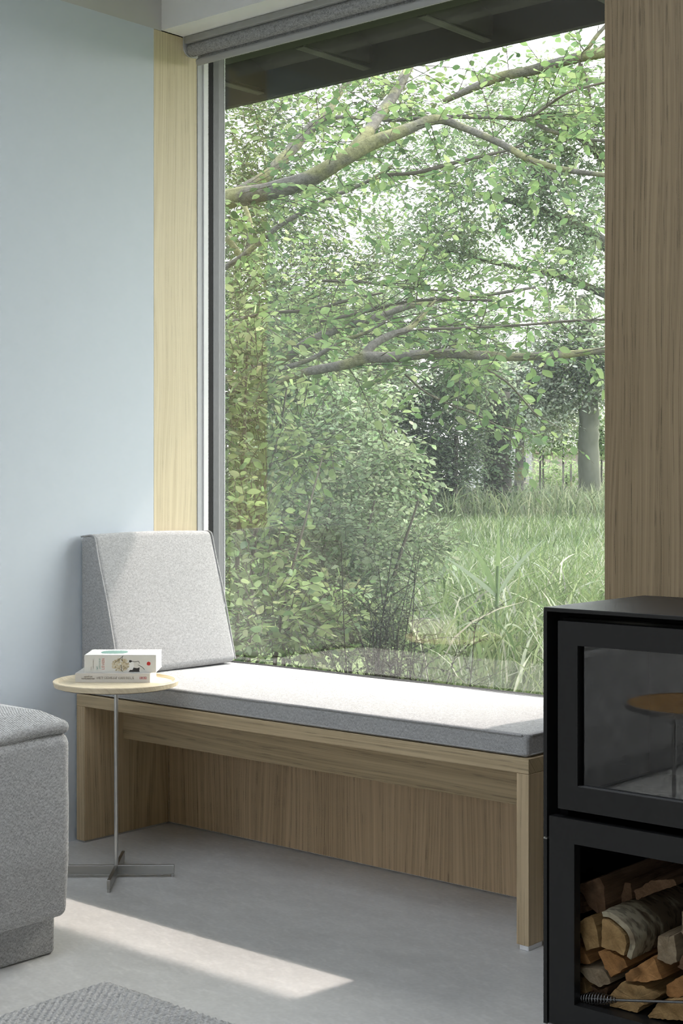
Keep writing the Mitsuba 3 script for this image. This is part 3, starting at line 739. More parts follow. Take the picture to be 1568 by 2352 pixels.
# ------------------------------------------------------------------ a second side table in the room (seen mirrored in the stove glass)
t2 = thing('mirrored_side_table', 'round brown-topped steel side table, seen mirrored in the stove glass', 'side table')
z2, r2 = 0.445, 0.24
m2 = at(1620, 1620, 4.5); c2 = np.array([m2[0], 2 * (Y0 + 0.013) - m2[1]])       # mirrored about the stove glass
m3_ = at(1548, 1700, 4.46); q2 = np.array([m3_[0], 2 * (Y0 + 0.013) - m3_[1]])
obj('top', lathe([(0.0001, z2 - 0.004), (r2 - 0.008, z2 - 0.004), (r2 - 0.008, z2), (0.0001, z2)], (*c2, 0), 72), mat('m_brown_top', (0.28, 0.15, 0.045), 0.5), parent=t2, smooth=40)
obj('rim', lathe([(r2 - 0.0078, z2 - 0.014), (r2 - 0.001, z2 - 0.012), (r2, z2 + 0.003), (r2 - 0.0078, z2 + 0.003), (r2 - 0.0078, z2 - 0.014)], (*c2, 0), 72), 'm_steel', parent=t2, smooth=40)
p2 = trimesh.creation.cylinder(radius=0.006, height=z2 - 0.024, sections=16); p2.apply_translation((*q2, (z2 - 0.004 + 0.020) / 2))
obj('pole', p2, 'm_steel', parent=t2, smooth=40)
obj('base_disc', lathe([(0.0001, 0.008), (0.13, 0.008), (0.13, 0.014), (0.02, 0.02), (0.0001, 0.02)], (*q2, 0.0045 - 0.008), 48), 'm_steel', parent=t2, smooth=40)
# ------------------------------------------------------------------ the garden outside
def leaf_template(xs, half):
    """An ovate blade folded along its midrib: midrib stations and half widths."""
    xs, half = np.array(xs), np.array(half); n = len(xs)
    mid = np.c_[xs, xs * 0, -0.03 * np.sin(np.pi * xs) - 0.09 * xs ** 3]
    side = [np.c_[xs[1:-1], sg_ * half[1:-1], mid[1:-1, 2] + 0.2 * half[1:-1]] for sg_ in (1, -1)]
    f = []
    for k, o in ((0, n), (1, n + n - 2)):
        t = [[0, 1, o]] + [q for i in range(1, n - 2) for q in ([i, i + 1, o + i], [i, o + i, o + i - 1])] + [[n - 2, n - 1, o + n - 3]]
        f += t if k == 0 else [q[::-1] for q in t]
    return np.vstack([mid, *side]), np.array(f)


HI = leaf_template([0, .14, .38, .64, .86, 1], [0, .17, .285, .26, .13, 0])
LO = (np.array([[0, 0, 0], [.32, .22, .04], [.72, .18, .0], [1, 0, -.06], [.72, -.18, .0], [.32, -.22, .04]]), np.array([[0, 3, 2], [0, 2, 1], [0, 4, 3], [0, 5, 4]]))


def unit(v):
    return v / (np.linalg.norm(v, axis=-1, keepdims=True) + 1e-12)


def frames(D, N):
    X = unit(D); Y = unit(np.cross(N, X)); Z = np.cross(X, Y)
    return np.stack([X, Y, Z], -1)


def leaf_cloud(P, D, N, L, wid, C, tmpl):
    """All the leaves as one mesh with a colour per vertex."""
    tv, tf = tmpl
    R = frames(D, N)
    t = tv[None] * np.stack([L, L * wid, L], 1)[:, None, :]
    V = np.einsum('nij,nkj->nki', R, t) + P[:, None, :]
    F = tf[None] + (np.arange(len(P)) * len(tv))[:, None, None]
    Cc = np.repeat(C[:, None, :], len(tv), 1)
    return trimesh.Trimesh(V.reshape(-1, 3), F.reshape(-1, 3), process=False), np.clip(Cc.reshape(-1, 3), 0.003, 1)


def in_view(P, m=0):
    u, v, d = project(P)
    return (d > 4.2) & (u > 520 - m) & (u < 1393 + m) & (v > 45 - m) & (v < 1595 + m)


def palette(n, cols, jitter, r):
    c = np.array(cols)[r.integers(0, len(cols), n)]
    c = np.minimum(0.86 * (0.90 * c + 0.10 * c.mean(1, keepdims=True)), .72)
    return c * (1 + jitter * r.normal(0, 1, (n, 1))) * (1 + 0.03 * r.normal(0, 1, (n, 3)))


def add_leaves(key, P, D, N, L, wid, C, bsdf, n_parts, tmpl=HI, far_tmpl=None, r=rng, part='leaf'):
    """The largest leaves in view as parts of their own, the rest as one part."""
    keep = in_view(P, 420)
    P, D, N, L, C = P[keep], D[keep], N[keep], L[keep], C[keep]
    _, _, d = project(P)
    size = np.where(in_view(P), L / d, 0) * r.uniform(.75, 1.25, len(P))
    order = np.argsort(-size)
    big, rest = order[:n_parts], order[n_parts:]
    if n_parts:
        kinds = [C[big[k::6]].mean(0) * s for k, s in zip(range(6), (0.75, 0.88, 0.97, 1.05, 1.18, 1.34))]
        shared = [ply(trimesh.Trimesh(tmpl[0] * np.array([1, wid, 1]), tmpl[1], process=False), bsdf, smooth=True, color=np.tile(np.clip(k, .003, 1), (len(tmpl[0]), 1))) for k in kinds]
        R = frames(D[big], N[big])
        for i, b in enumerate(big):
            M = np.eye(4); M[:3, :3] = R[i] * L[b]; M[:3, 3] = P[b]
            scene[fresh(f'{key}__{part}')] = {**shared[int(r.integers(0, 6))], 'to_world': T(M)}
    if len(rest):
        m, c = leaf_cloud(P[rest], D[rest], N[rest], L[rest], wid, C[rest], far_tmpl or tmpl)
        k = f'{key}__foliage'
        scene[k] = ply(m, bsdf, smooth=True, color=c)
        tag(k, kind='stuff')


def limb_path(pts):
    q = [at(u, v, d) for u, v, d, w in pts]
    P = smooth_path(q, 6)
    rad = np.interp(np.linspace(0, len(pts) - 1, len(P)), np.arange(len(pts)), [w * d / FPX / 2 for u, v, d, w in pts])
    wob = 0.25 * rad[:, None] * (meshkit.noise(P * 9.0)[:, None] - 0.5)
    return P + wob, rad * (1 + (0.22 if rad.max() < .07 else 0.08) * (meshkit.noise(P * 14.0) - 0.5))


def grow_twigs(P, rad, per_m, l0, l1, r, up=0.05, spread=0.9, along=0.55):
    """Twigs (polylines) sprouting from a limb."""
    seg = np.linalg.norm(np.diff(P, axis=0), axis=1); s = np.r_[0, np.cumsum(seg)]
    out = []
    for _ in range(int(per_m * s[-1]) + 1):
        q = r.uniform(0, s[-1]); i = min(np.searchsorted(s, q), len(P) - 1); i0 = max(i - 1, 0)
        base = P[i0] + (P[i] - P[i0]) * ((q - s[i0]) / max(seg[i0] if i0 < len(seg) else 1, 1e-6))
        t = unit(P[min(i0 + 1, len(P) - 1)] - P[max(i0 - 1, 0)])
        h = r.normal(0, 1, 3); h[2] = h[2] * 0.45 + up; h = unit(h)
        d = unit(t * along + h * spread)
        ln = r.uniform(l0, l1)
        bend = unit(r.normal(0, 1, 3)) * 0.45 + np.array([0, 0, -0.22])
        k = np.linspace(0, 1, 5)[:, None]
        out.append(base + d * ln * k + bend * ln * k ** 2 * 0.6)
    return out


def leaves_on(tw, spacing, L, r, flat=0.45, start=0.15, droop=0.25, side=1.0):
    """Alternate leaves along each twig: base points, directions, blade normals, lengths."""
    Ps, Ds, Ns, Ls = [], [], [], []
    for P in tw:
        seg = np.linalg.norm(np.diff(P, axis=0), axis=1); s = np.r_[0, np.cumsum(seg)]
        n = max(1, int(s[-1] * (1 - start) / spacing))
        q = start * s[-1] + (np.arange(n) + r.uniform(0, 1, n) * .5) * spacing
        q = np.minimum(q, s[-1])
        B = np.stack([np.interp(q, s, P[:, k]) for k in range(3)], 1)
        t = unit(P[-1] - P[0])
        hs = np.cross([0, 0, 1.0], t); hs = hs / (np.linalg.norm(hs) + 1e-6)
        sg_ = np.where(np.arange(n) % 2 == 0, 1, -1)[:, None]
        D = t * 0.75 + hs * sg_ * side + r.normal(0, .35, (n, 3)) + np.array([0, 0, -droop])
        Nn = np.array([0, 0, 1.0]) + r.normal(0, flat, (n, 3))
        Ps.append(B); Ds.append(D); Ns.append(Nn); Ls.append(L * r.uniform(.55, 1.2, n))
    return np.vstack(Ps), unit(np.vstack(Ds)), unit(np.vstack(Ns)), np.concatenate(Ls)


def twig_mesh(tw, r0, r1, sides=3):
    return cat([tube(P, np.linspace(r0, r1, len(P)), sides, cap=False) for P in tw])


def ground_z(x, y):
    q = np.stack([np.asarray(x, float) - CAM[0], np.asarray(y, float) - CAM[1]], -1)
    d = q @ cF[:2]
    return np.interp(d, [0, 4.6, 7, 10, 14, 20, 30, 60], [-.12, -.12, -.08, 0.02, .16, .36, .58, .9]) + 0.03 * (meshkit.noise(np.stack([np.asarray(x) * .7, np.asarray(y) * .7, np.asarray(x) * 0], -1)) - .5)


gxs = np.r_[np.linspace(-60, -12, 25), np.linspace(-11.5, 6, 71), np.linspace(7, 30, 12)]
gys = np.r_[np.linspace(0.70, 14, 60), np.linspace(15, 60, 40)]
GX, GY = np.meshgrid(gxs, gys, indexing='ij')
ii = np.arange(GX.size).reshape(GX.shape)
F = np.vstack([np.stack([ii[:-1, :-1].ravel(), ii[1:, :-1].ravel(), ii[1:, 1:].ravel()], 1), np.stack([ii[:-1, :-1].ravel(), ii[1:, 1:].ravel(), ii[:-1, 1:].ravel()], 1)])


def turf(p, n, uv):
    a = fbm(p.x * 0.9, p.y * 0.9, 0.0, octaves=3); b = noise(p.x * 25, p.y * 25)
    return mix((0.06, 0.08, 0.035), (0.14, 0.18, 0.08), a) * (0.65 + 0.6 * b)


mat('m_turf', turf, 0.95, spec=0.05)
obj('ground', trimesh.Trimesh(np.stack([GX.ravel(), GY.ravel(), ground_z(GX.ravel(), GY.ravel())], 1), F, process=False), 'm_turf', smooth=True, kind='structure', label='grassy garden ground rising gently away from the house')
obj('ground', box(-25, 25, -30, YB - 0.21, -0.35, -0.12), 'm_turf', kind='structure', label='garden ground behind the house')

GREEN = [(0.20, 0.29, 0.12), (0.16, 0.25, 0.11), (0.24, 0.33, 0.13), (0.18, 0.25, 0.14), (0.27, 0.35, 0.15)]
YELLOW = [(0.32, 0.40, 0.17), (0.27, 0.37, 0.15), (0.36, 0.42, 0.21)]
DARK = [(0.19, 0.255, 0.145), (0.23, 0.30, 0.175), (0.155, 0.21, 0.12)]
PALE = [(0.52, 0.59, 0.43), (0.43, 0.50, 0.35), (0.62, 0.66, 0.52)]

# --- the near tree whose limbs cross the window
ta = thing('beech_tree', 'near leafy tree with mossy grey limbs crossing the window', 'tree')
LIMBS = [
    [(420, 478, 8.0, 52), (520, 458, 7.9, 47), (620, 438, 7.8, 40), (700, 415, 7.7, 40), (780, 370, 7.6, 38), (840, 335, 7.6, 36), (920, 302, 7.7, 28), (1000, 275, 7.8, 22), (1060, 292, 7.8, 18), (1150, 330, 7.7, 16), (1220, 368, 7.6, 14), (1310, 392, 7.5, 13), (1400, 404, 7.4, 11), (1520, 418, 7.4, 8)],
    [(800, 357, 7.62, 30), (842, 308, 7.8, 29), (868, 268, 8, 27), (898, 228, 8.2, 25), (925, 180, 8.4, 22), (950, 130, 8.6, 18), (985, 50, 8.8, 14), (1010, -60, 9.0, 10)],
    [(440, 490, 8.2, 36), (529, 452, 8.4, 34), (600, 412, 8.5, 30), (636, 380, 8.6, 28), (682, 330, 8.8, 26), (715, 292, 8.9, 23), (745, 270, 9.0, 20), (765, 240, 9.1, 17), (785, 205, 9.2, 14), (830, 150, 9.3, 9)],
    [(745, 270, 9.0, 11), (810, 270, 8.8, 9), (900, 276, 8.5, 9), (1000, 270, 8.2, 10), (1100, 268, 8.0, 11), (1210, 276, 7.9, 10), (1262, 300, 7.8, 9), (1330, 318, 7.8, 8), (1420, 326, 7.7, 7)],
    [(1210, 276, 7.9, 7), (1250, 248, 7.9, 7), (1300, 215, 7.8, 6), (1345, 200, 7.8, 6), (1420, 182, 7.8, 5)],
    [(1020, 232, 9.1, 14), (1090, 200, 9.0, 18), (1150, 176, 9.0, 22), (1210, 164, 8.9, 24), (1260, 150, 8.8, 24), (1330, 132, 8.7, 26), (1400, 117, 8.6, 28), (1540, 92, 8.6, 30)],
    [(1335, 128, 8.7, 12), (1352, 108, 8.7, 10), (1372, 80, 8.7, 9), (1396, 52, 8.7, 8), (1430, 0, 8.7, 6)],
    [(1328, 140, 8.7, 7), (1345, 175, 8.65, 7), (1352, 205, 8.6, 6), (1356, 228, 8.6, 4)],
    [(560, 925, 7.7, 13), (640, 880, 7.5, 17), (700, 855, 7.4, 20), (790, 838, 7.3, 24), (840, 822, 7.2, 26), (900, 820, 7.2, 24), (1000, 812, 7.2, 22), (1100, 816, 7.1, 22), (1200, 820, 7.1, 20), (1300, 814, 7.0, 18), (1400, 803, 7.0, 16), (1540, 790, 7.0, 14)],
    [(832, 822, 7.2, 22), (860, 790, 7.25, 20), (900, 768, 7.3, 18), (938, 755, 7.35, 15), (972, 722, 7.5, 9), (1000, 690, 7.6, 6)],
    [(560, 860, 8.2, 28), (650, 822, 8.2, 25), (720, 780, 8.2, 22), (790, 750, 8.3, 20), (850, 735, 8.3, 18), (930, 706, 8.4, 14), (1010, 690, 8.5, 12), (1100, 680, 8.6, 9), (1230, 660, 8.6, 6)],
    [(640, 850, 7.8, 11), (720, 822, 7.8, 11), (780, 785, 7.8, 10), (850, 760, 7.8, 7), (900, 725, 7.9, 4)],
    [(560, 730, 8.5, 8), (630, 718, 8.5, 8), (720, 712, 8.5, 8), (800, 690, 8.5, 7), (880, 672, 8.5, 5)],
    [(735, 738, 7.9, 8), (830, 718, 7.9, 8), (960, 690, 7.9, 7), (1130, 690, 7.8, 6)],
    [(740, 645, 8.0, 7), (850, 650, 8.0, 7), (960, 665, 8.0, 6), (1040, 668, 8.0, 5)],
    [(960, 757, 7.2, 6), (1100, 752, 7.2, 6), (1220, 745, 7.1, 6), (1300, 738, 7.1, 6), (1420, 732, 7.0, 5)],
    [(500, 625, 9.0, 13), (557, 588, 9.0, 13), (640, 520, 9.0, 12), (700, 486, 9.0, 11), (770, 450, 9.0, 10), (844, 417, 9.0, 8), (900, 380, 9.0, 5)],
    [(880, 402, 8.4, 8), (960, 396, 8.4, 9), (1054, 371, 8.4, 9), (1148, 350, 8.4, 7), (1200, 335, 8.4, 5)],
    [(930, 860, 7.4, 5), (976, 900, 7.5, 5), (1030, 928, 7.6, 4), (1091, 951, 7.7, 4), (1150, 980, 7.8, 3), (1235, 998, 7.9, 2)],
    [(1120, 850, 7.0, 5), (1160, 875, 7.0, 5), (1190, 905, 7.0, 4), (1230, 950, 7.1, 3), (1290, 985, 7.2, 2)],
    [(520, 545, 9.4, 16), (560, 590, 9.4, 15), (575, 520, 9.5, 13), (560, 470, 9.6, 11)],
]
tr = np.random.default_rng(11)
tw1, tw2 = [], []
for k, pts in enumerate(LIMBS):
    P, rad = limb_path(pts)
    obj('branch', tube(P, rad, 9), 'm_bark' if pts[0][3] > 9 else 'm_twig', parent=ta, smooth=True)
    thick = pts[0][3] > 16
    fine = pts[0][3] <= 5
    a = grow_twigs(P, rad, 8.5 if thick else 5.0 if fine else 11.0, 0.15 if fine else 0.35, 0.32 if fine else 0.75 if thick else 0.60, tr)
    tw1 += a
    for b in a:
        tw2 += grow_twigs(b[1:], None, 5.0, 0.15, 0.42, tr, spread=0.8, along=0.7)
# a trunk to carry the limbs, standing left of the view
tx = at(300, 1101, 8.1)
P = smooth_path([(tx[0], tx[1], ground_z(tx[0], tx[1]) - 0.1), (tx[0] + .05, tx[1], 1.0), (tx[0] + .1, tx[1] + .05, 2.2), (tx[0] + .05, tx[1] + .1, 3.6), (tx[0], tx[1] + .1, 5.0)], 5)
obj('trunk', tube(P, np.linspace(.19, .10, len(P)), 12), 'm_bark', parent=ta, smooth=True)
for pts in (LIMBS[0], LIMBS[2], LIMBS[8], LIMBS[10], LIMBS[12], LIMBS[16]):
    e = at(*pts[0][:3]); zj = np.clip(e[2] - 0.5, 0.6, 4.5); w0 = pts[0][3] * pts[0][2] / FPX / 2
    P = smooth_path([(tx[0] + .05, tx[1] + .03, zj), (np.array([tx[0], tx[1], zj]) + e) / 2 + [0, 0, 0.10], e], 5)
    obj('branch', tube(P, np.linspace(w0 * 1.25, w0, len(P)), 8), 'm_bark', parent=ta, smooth=True)
k = f'{ta}__twig_mass'
scene[k] = ply(cat([twig_mesh(tw1, .0030, .0013), twig_mesh(tw2, .0017, .0008)]), 'm_twig', smooth=True); tag(k, kind='stuff')
P_, D_, N_, L_ = leaves_on(tw1 + tw2, 0.047, 0.060, tr, flat=.7)
C_ = palette(len(P_), [(0.15, 0.245, 0.085), (0.12, 0.21, 0.08), (0.19, 0.29, 0.10), (0.14, 0.22, 0.10), (0.23, 0.33, 0.12), (0.30, 0.39, 0.16)], .18, tr)
add_leaves(ta, P_, D_, N_, L_, 0.98, C_, 'm_leaf', 290, r=tr)
n_leaf_a = len(P_)


def clump_points(clumps, n, r):
    """Random points in soft ellipsoids given as (u, v, depth, half width px, half height px)."""
    w = np.array([c[3] * c[4] * c[2] ** 0 for c in clumps], float); w /= w.sum()
    which = r.choice(len(clumps), n, p=w)
    out = np.zeros((n, 3)); mids = np.zeros((n, 3))
    for k, (u, v, d, ru, rv) in enumerate(clumps):
        s = which == k
        g = unit(r.normal(0, 1, (s.sum(), 3))) * (r.uniform(0, 1, (s.sum(), 1)) ** 0.42)
        a, b = ru * d / FPX, rv * d / FPX
        q = g * np.array([a, (a + b) / 2, b])
        c = at(u, v, d)
        out[s] = c + q[:, :1] * cR + q[:, 1:2] * cF + q[:, 2:] * np.array([0, 0, 1.0]); mids[s] = c
    return out, mids


def leafy(key, clumps, n_twigs, tl, spacing, L, cols, r, n_parts=0, wid=1.1, bsdf='m_leaf', twig_r=0.004, flat=0.45, up=0.2, far=True, tone=0.2, droop=0.25, twig_bsdf='m_twig', clear=0.0):
    """Foliage: short leafy twigs filling the clumps, growing outward from their middles."""
    P, M = clump_points(clumps, n_twigs, r)
    if clear > 0:   # gaps in the crown
        gap = meshkit.noise(P * 1.6 + 9.0) < 1 - clear
        P, M = P[gap], M[gap]
    d = unit(unit(P - M) * 0.8 + r.normal(0, .6, P.shape) + np.array([0, 0, up]))
    ln = tl * r.uniform(.6, 1.3, len(P))
    k = np.linspace(0, 1, 3)[None, :, None]
    tw = P[:, None, :] + d[:, None, :] * ln[:, None, None] * k + np.array([0, 0, -.15]) * ln[:, None, None] * k ** 2
    Pl, Dl, Nl, Ll = leaves_on(list(tw), spacing, L, r, flat=flat, start=0.0, droop=droop)
    C = palette(len(Pl), cols, tone, r)
    C *= 0.75 + 0.5 * meshkit.noise(Pl * 1.3)[:, None]
    s = in_view(tw[:, 0], 400)
    if twig_r and s.any():
        kk = f'{key}__twig_mass'
        scene[kk] = ply(twig_mesh(list(tw[s]), twig_r, twig_r * .5), twig_bsdf, smooth=True); tag(kk, kind='stuff')
    add_leaves(key, Pl, Dl, Nl, Ll, wid, C, bsdf, n_parts, far_tmpl=LO if far else None, r=r)
    return len(Pl)


def stem_to(key, name, pts, bsdf='m_bark', sides=10):
    """A trunk or stem through (u, v, depth, width px) points, reaching down into the ground."""
    P, rad = limb_path(pts)
    return obj(name, tube(P, rad, sides), bsdf, parent=key, smooth=True)


def footed(u, d, w, v_top, w_top, lean=0):
    g = at(u, 1101, d); z = float(ground_z(g[0], g[1])) - 0.1
    vb = HZ + (CAM[2] - z) * FPX / d
    n = 5
    return [(u + lean * t, vb + (v_top - vb) * t, d, w + (w_top - w) * t) for t in np.linspace(0, 1, n)]


# --- trees further out
tr2 = np.random.default_rng(23)
t = thing('garden_tree', 'leafy tree filling the left of the view behind the near limbs', 'tree')
stem_to(t, 'trunk', footed(470, 14.5, 60, 420, 40, 15))
leafy(t, [(600, 290, 14, 150, 120), (560, 500, 14, 140, 130), (650, 690, 13.5, 170, 110), (570, 850, 12.5, 140, 120), (770, 640, 15, 130, 90), (700, 480, 15, 110, 90), (740, 850, 13, 130, 100), (690, 960, 12, 130, 90), (540, 300, 15, 90, 160), (860, 240, 15, 120, 80), (520, 950, 13, 60, 130), (340, 520, 14.5, 140, 170), (320, 850, 13.5, 140, 150)], 6800, .34, .055, .066, GREEN + YELLOW, tr2, n_parts=120, twig_r=.003, clear=.36)
t = thing('garden_tree', 'tall tree with open crown at the upper right of the view', 'tree')
stem_to(t, 'trunk', footed(1460, 19.5, 70, 200, 45, -30))
for pts in ([(1440, 600, 19.5, 34), (1330, 520, 19.3, 24), (1200, 470, 19.2, 16), (1080, 440, 19, 9)], [(1445, 420, 19.5, 30), (1350, 330, 19.3, 20), (1270, 270, 19, 10)], [(1440, 700, 19.5, 26), (1300, 640, 20, 17), (1120, 600, 20.2, 11), (960, 560, 20.5, 7)]):
    stem_to(t, 'branch', pts, sides=6)
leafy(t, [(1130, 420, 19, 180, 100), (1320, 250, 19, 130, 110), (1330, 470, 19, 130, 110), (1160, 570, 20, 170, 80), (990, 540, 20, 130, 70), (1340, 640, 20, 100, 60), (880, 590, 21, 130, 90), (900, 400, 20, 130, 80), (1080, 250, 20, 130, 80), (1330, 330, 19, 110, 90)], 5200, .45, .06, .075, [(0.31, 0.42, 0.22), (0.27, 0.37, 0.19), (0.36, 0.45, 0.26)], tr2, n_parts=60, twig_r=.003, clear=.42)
t = thing('garden_tree', 'hazy green tree closing the middle distance below the big limb', 'tree')
stem_to(t, 'trunk', footed(800, 23, 50, 760, 30))
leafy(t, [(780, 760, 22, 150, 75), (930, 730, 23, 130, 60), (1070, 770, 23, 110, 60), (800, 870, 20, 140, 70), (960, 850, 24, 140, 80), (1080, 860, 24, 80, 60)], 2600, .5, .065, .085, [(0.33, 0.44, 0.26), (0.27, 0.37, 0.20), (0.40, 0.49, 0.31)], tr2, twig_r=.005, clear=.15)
t = thing('hedge_tree', 'broad mid-green tree line closing the view at the far left', 'tree')
stem_to(t, 'trunk', footed(560, 19, 50, 700, 34))
leafy(t, [(540, 700, 19, 120, 110), (560, 880, 18.5, 130, 120), (680, 800, 19, 130, 110), (560, 1050, 18, 150, 100), (720, 960, 18.5, 120, 90), (760, 1080, 18, 110, 60), (330, 900, 18.5, 140, 170), (330, 640, 19, 130, 120)], 3900, .45, .06, .08, GREEN, tr2, twig_r=.004)
t = thing('dark_bush', 'large dark shaded bush between the shrubs and the ivy trunk', 'bush')
for u in (880, 960, 1040):
    stem_to(t, 'stem', footed(u, 24, 18, 1000, 10, 8), 'm_bark_dark', 6)
leafy(t, [(890, 1000, 24, 120, 100), (1000, 985, 24.5, 115, 105), (930, 1080, 24, 140, 65), (1020, 1080, 24.5, 60, 60)], 2600, .5, .07, .085, DARK, tr2, twig_r=.004, bsdf='m_leaf_matte', twig_bsdf='m_bark_dark')
t = thing('silver_tree', 'pale silvery-leaved tree hanging over the meadow at the right', 'tree')
stem_to(t, 'trunk', footed(1188, 26.5, 26, 880, 16, 10), 'm_bark')
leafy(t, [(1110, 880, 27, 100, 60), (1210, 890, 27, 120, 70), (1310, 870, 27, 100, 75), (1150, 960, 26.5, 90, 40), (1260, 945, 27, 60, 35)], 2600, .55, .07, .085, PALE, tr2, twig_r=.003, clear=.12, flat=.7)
t = thing('ivy_trunk', 'broad old trunk wrapped in dark ivy, left of the grey house wall', 'tree')
stem_to(t, 'trunk', footed(1142, 25.5, 70, 900, 60), 'm_bark_dark')
leafy(t, [(1140, 1000, 25.4, 38, 40), (1140, 1060, 25.4, 40, 45), (1140, 1120, 25.4, 40, 40), (1142, 950, 25.4, 46, 40)], 1100, .2, .06, .075, DARK + [(0.11, 0.15, 0.07)], tr2, twig_r=0, flat=.9)
t = thing('trunk_tree', 'tree with a stout pale grey-green trunk right of the young trees', 'tree')
stem_to(t, 'trunk', [*footed(1352, 26.5, 54, 900, 44), (1350, 840, 26.5, 44), (1345, 760, 26.6, 38), (1335, 680, 26.7, 30)], mat('m_bark_pale', lambda p, n, uv: mix((0.085, 0.090, 0.062), (0.16, 0.16, 0.12), fbm(p.x * 6, p.y * 6, p.z * 4, octaves=3)), 0.9, spec=0.1), 12)
leafy(t, [(1345, 800, 26.5, 90, 80), (1290, 770, 26.8, 80, 60), (1385, 860, 26.3, 50, 60)], 1100, .5, .075, .09, GREEN + PALE, tr2, twig_r=.004)

# --- young trained trees, posts, hedge and house at the far right
for i, (u, lab) in enumerate(((1243, 'slim young tree with two dark stems in front of the hedge'), (1296, 'young tree with a low rounded crown between posts'), (1384, 'young tree crown at the right edge of the window'))):
    t = thing('young_tree', lab, 'tree', 'young trees along the hedge')
    stem_to(t, 'trunk', footed(u - 3, 31, 5, 980, 4), 'm_bark_dark', 6)
    if i == 0:
        stem_to(t, 'trunk', footed(u + 4, 31, 4, 980, 3), 'm_bark_dark', 6)
    leafy(t, [(u, 1008, 31, 42 if i < 2 else 26, 34), (u, 980, 31, 50 if i < 2 else 30, 34)], 460, .3, .065, .10, [(0.34, 0.44, 0.20), (0.28, 0.38, 0.17), (0.40, 0.50, 0.22)], tr2, twig_r=0)
for u in (1293, 1311):
    t = thing('garden_post', 'greenish wooden tree stake left of the stout trunk' if u == 1293 else 'second wooden tree stake, nearer the stout trunk', 'post', 'tree stakes')
    P, rad = limb_path(footed(u, 30.5, 5, 1066, 5)); obj('stake', tube(P, rad, 8), 'm_bark', parent=t)
hd = thing('clipped_hedge', 'low clipped hedge running behind the young trees', 'hedge')
leafy(hd, [(u, 1098, 35 + (i % 2) * .4, 30, 36) for i, u in enumerate(range(1236, 1460, 24))], 1500, .22, .055, .085, [(0.30, 0.40, 0.18), (0.38, 0.48, 0.22)], tr2, twig_r=0)
for i, u in enumerate((1250, 1300, 1350, 1400)):
    stem_to(hd, 'stem', footed(u, 35.2, 6, 1090, 4), 'm_bark_dark', 5)
hs = thing('garden_house', 'grey rendered outbuilding with dark door behind the hedge and ivy trunk', 'house')
h0, h1 = at(1185, 1101, 36), at(1222, 1101, 36)
ex = unit(np.array([cR[0], cR[1], 0])); ey = unit(np.array([cF[0], cF[1], 0]))


def house_box(u0, u1, v0, v1, d0, d1):
    """A box standing square to the far view line, between two depths."""
    a = (u0 - W / 2) / FPX * d0; b = (u1 - W / 2) / FPX * d0
    z1, z0 = CAM[2] - (v0 - HZ) / FPX * d0, CAM[2] - (v1 - HZ) / FPX * d0
    m = box(a, b, d0, d1, z0, z1)
    M = np.eye(4); M[:3, 0] = ex; M[:3, 1] = ey; M[:3, 3] = [CAM[0], CAM[1], 0]
    m.apply_transform(M); return m


mat('m_render', lambda p, n, uv: mix((0.27, 0.26, 0.25), (0.34, 0.325, 0.31), fbm(p.x * 2, p.y * 2, p.z * 3)), 0.9)
mat('m_render_tan', lambda p, n, uv: mix((0.38, 0.33, 0.27), (0.30, 0.25, 0.21), smoothstep(.45, .55, noise(p.x * 0.7, p.y * 0.7, p.z * 9))), 0.9)
mat('m_far_dark', (0.035, 0.037, 0.045), 0.6)
mat('m_roof', lambda p, n, uv: mix((0.30, 0.24, 0.19), (0.36, 0.29, 0.24), noise(p.x * 3, p.y * 3, p.z * 14)), 0.9)
obj('wall', house_box(1100, 1222, 985, 1150, 39, 43), 'm_render', parent=hs)
dr_ = obj('door', house_box(1196, 1207, 1036, 1106, 38.92, 38.99), 'm_far_dark', parent=hs)
obj('door_frame', cat([house_box(1193.5, 1196, 1033, 1108, 38.9, 38.99), house_box(1207, 1209, 1033, 1108, 38.9, 38.99), house_box(1193.5, 1209, 1031, 1036, 38.9, 38.99)]), 'm_render_tan', parent=hs)
obj('step', house_box(1188, 1214, 1106, 1110, 38.5, 38.99), 'm_render_tan', parent=hs)
obj('side_wing', house_box(1222.2, 1480, 1040, 1150, 40, 44), 'm_render_tan', parent=hs)
obj('roof', house_box(1085, 1500, 1025, 1040, 39.8, 44), 'm_roof', parent=hs)

# --- shrubs close to the window
tr3 = np.random.default_rng(31)
t = thing('pale_shrub', 'tall pale green shrub close outside the left of the window', 'shrub')
for pts in ([(560, 1900, 6.4, 16), (570, 1500, 6.4, 13), (590, 1200, 6.5, 10), (640, 1000, 6.6, 6), (660, 880, 6.6, 3)], [(600, 1900, 6.3, 12), (640, 1450, 6.2, 9), (700, 1200, 6.3, 5), (740, 1050, 6.5, 3)], [(545, 1900, 6.5, 14), (545, 1300, 6.6, 10), (560, 1000, 6.6, 7), (570, 720, 6.7, 3)]):
    stem_to(t, 'stem', pts, 'm_twig', 7)
leafy(t, [(555, 760, 6.7, 55, 80), (570, 900, 6.6, 70, 110), (600, 1060, 6.6, 100, 110), (690, 1010, 6.9, 80, 90), (580, 1250, 6.3, 90, 120), (640, 1430, 6.1, 110, 90), (760, 1430, 6.2, 80, 80), (430, 1250, 6.6, 80, 150), (420, 950, 6.8, 80, 130)], 960, .20, .040, .054, YELLOW + GREEN, tr3, n_parts=280, wid=.88, twig_r=.0022, far=False, flat=.85, droop=.1)
t = thing('leafy_shrub', 'dense small-leaved shrub in the lower middle of the window', 'shrub')
for u, ut in ((640, 600), (720, 760), (800, 860), (880, 960)):
    stem_to(t, 'stem', [(u, 1800, 7.6, 12), (u + 10, 1400, 7.7, 9), (ut, 1150, 7.8, 5)], 'm_twig', 6)
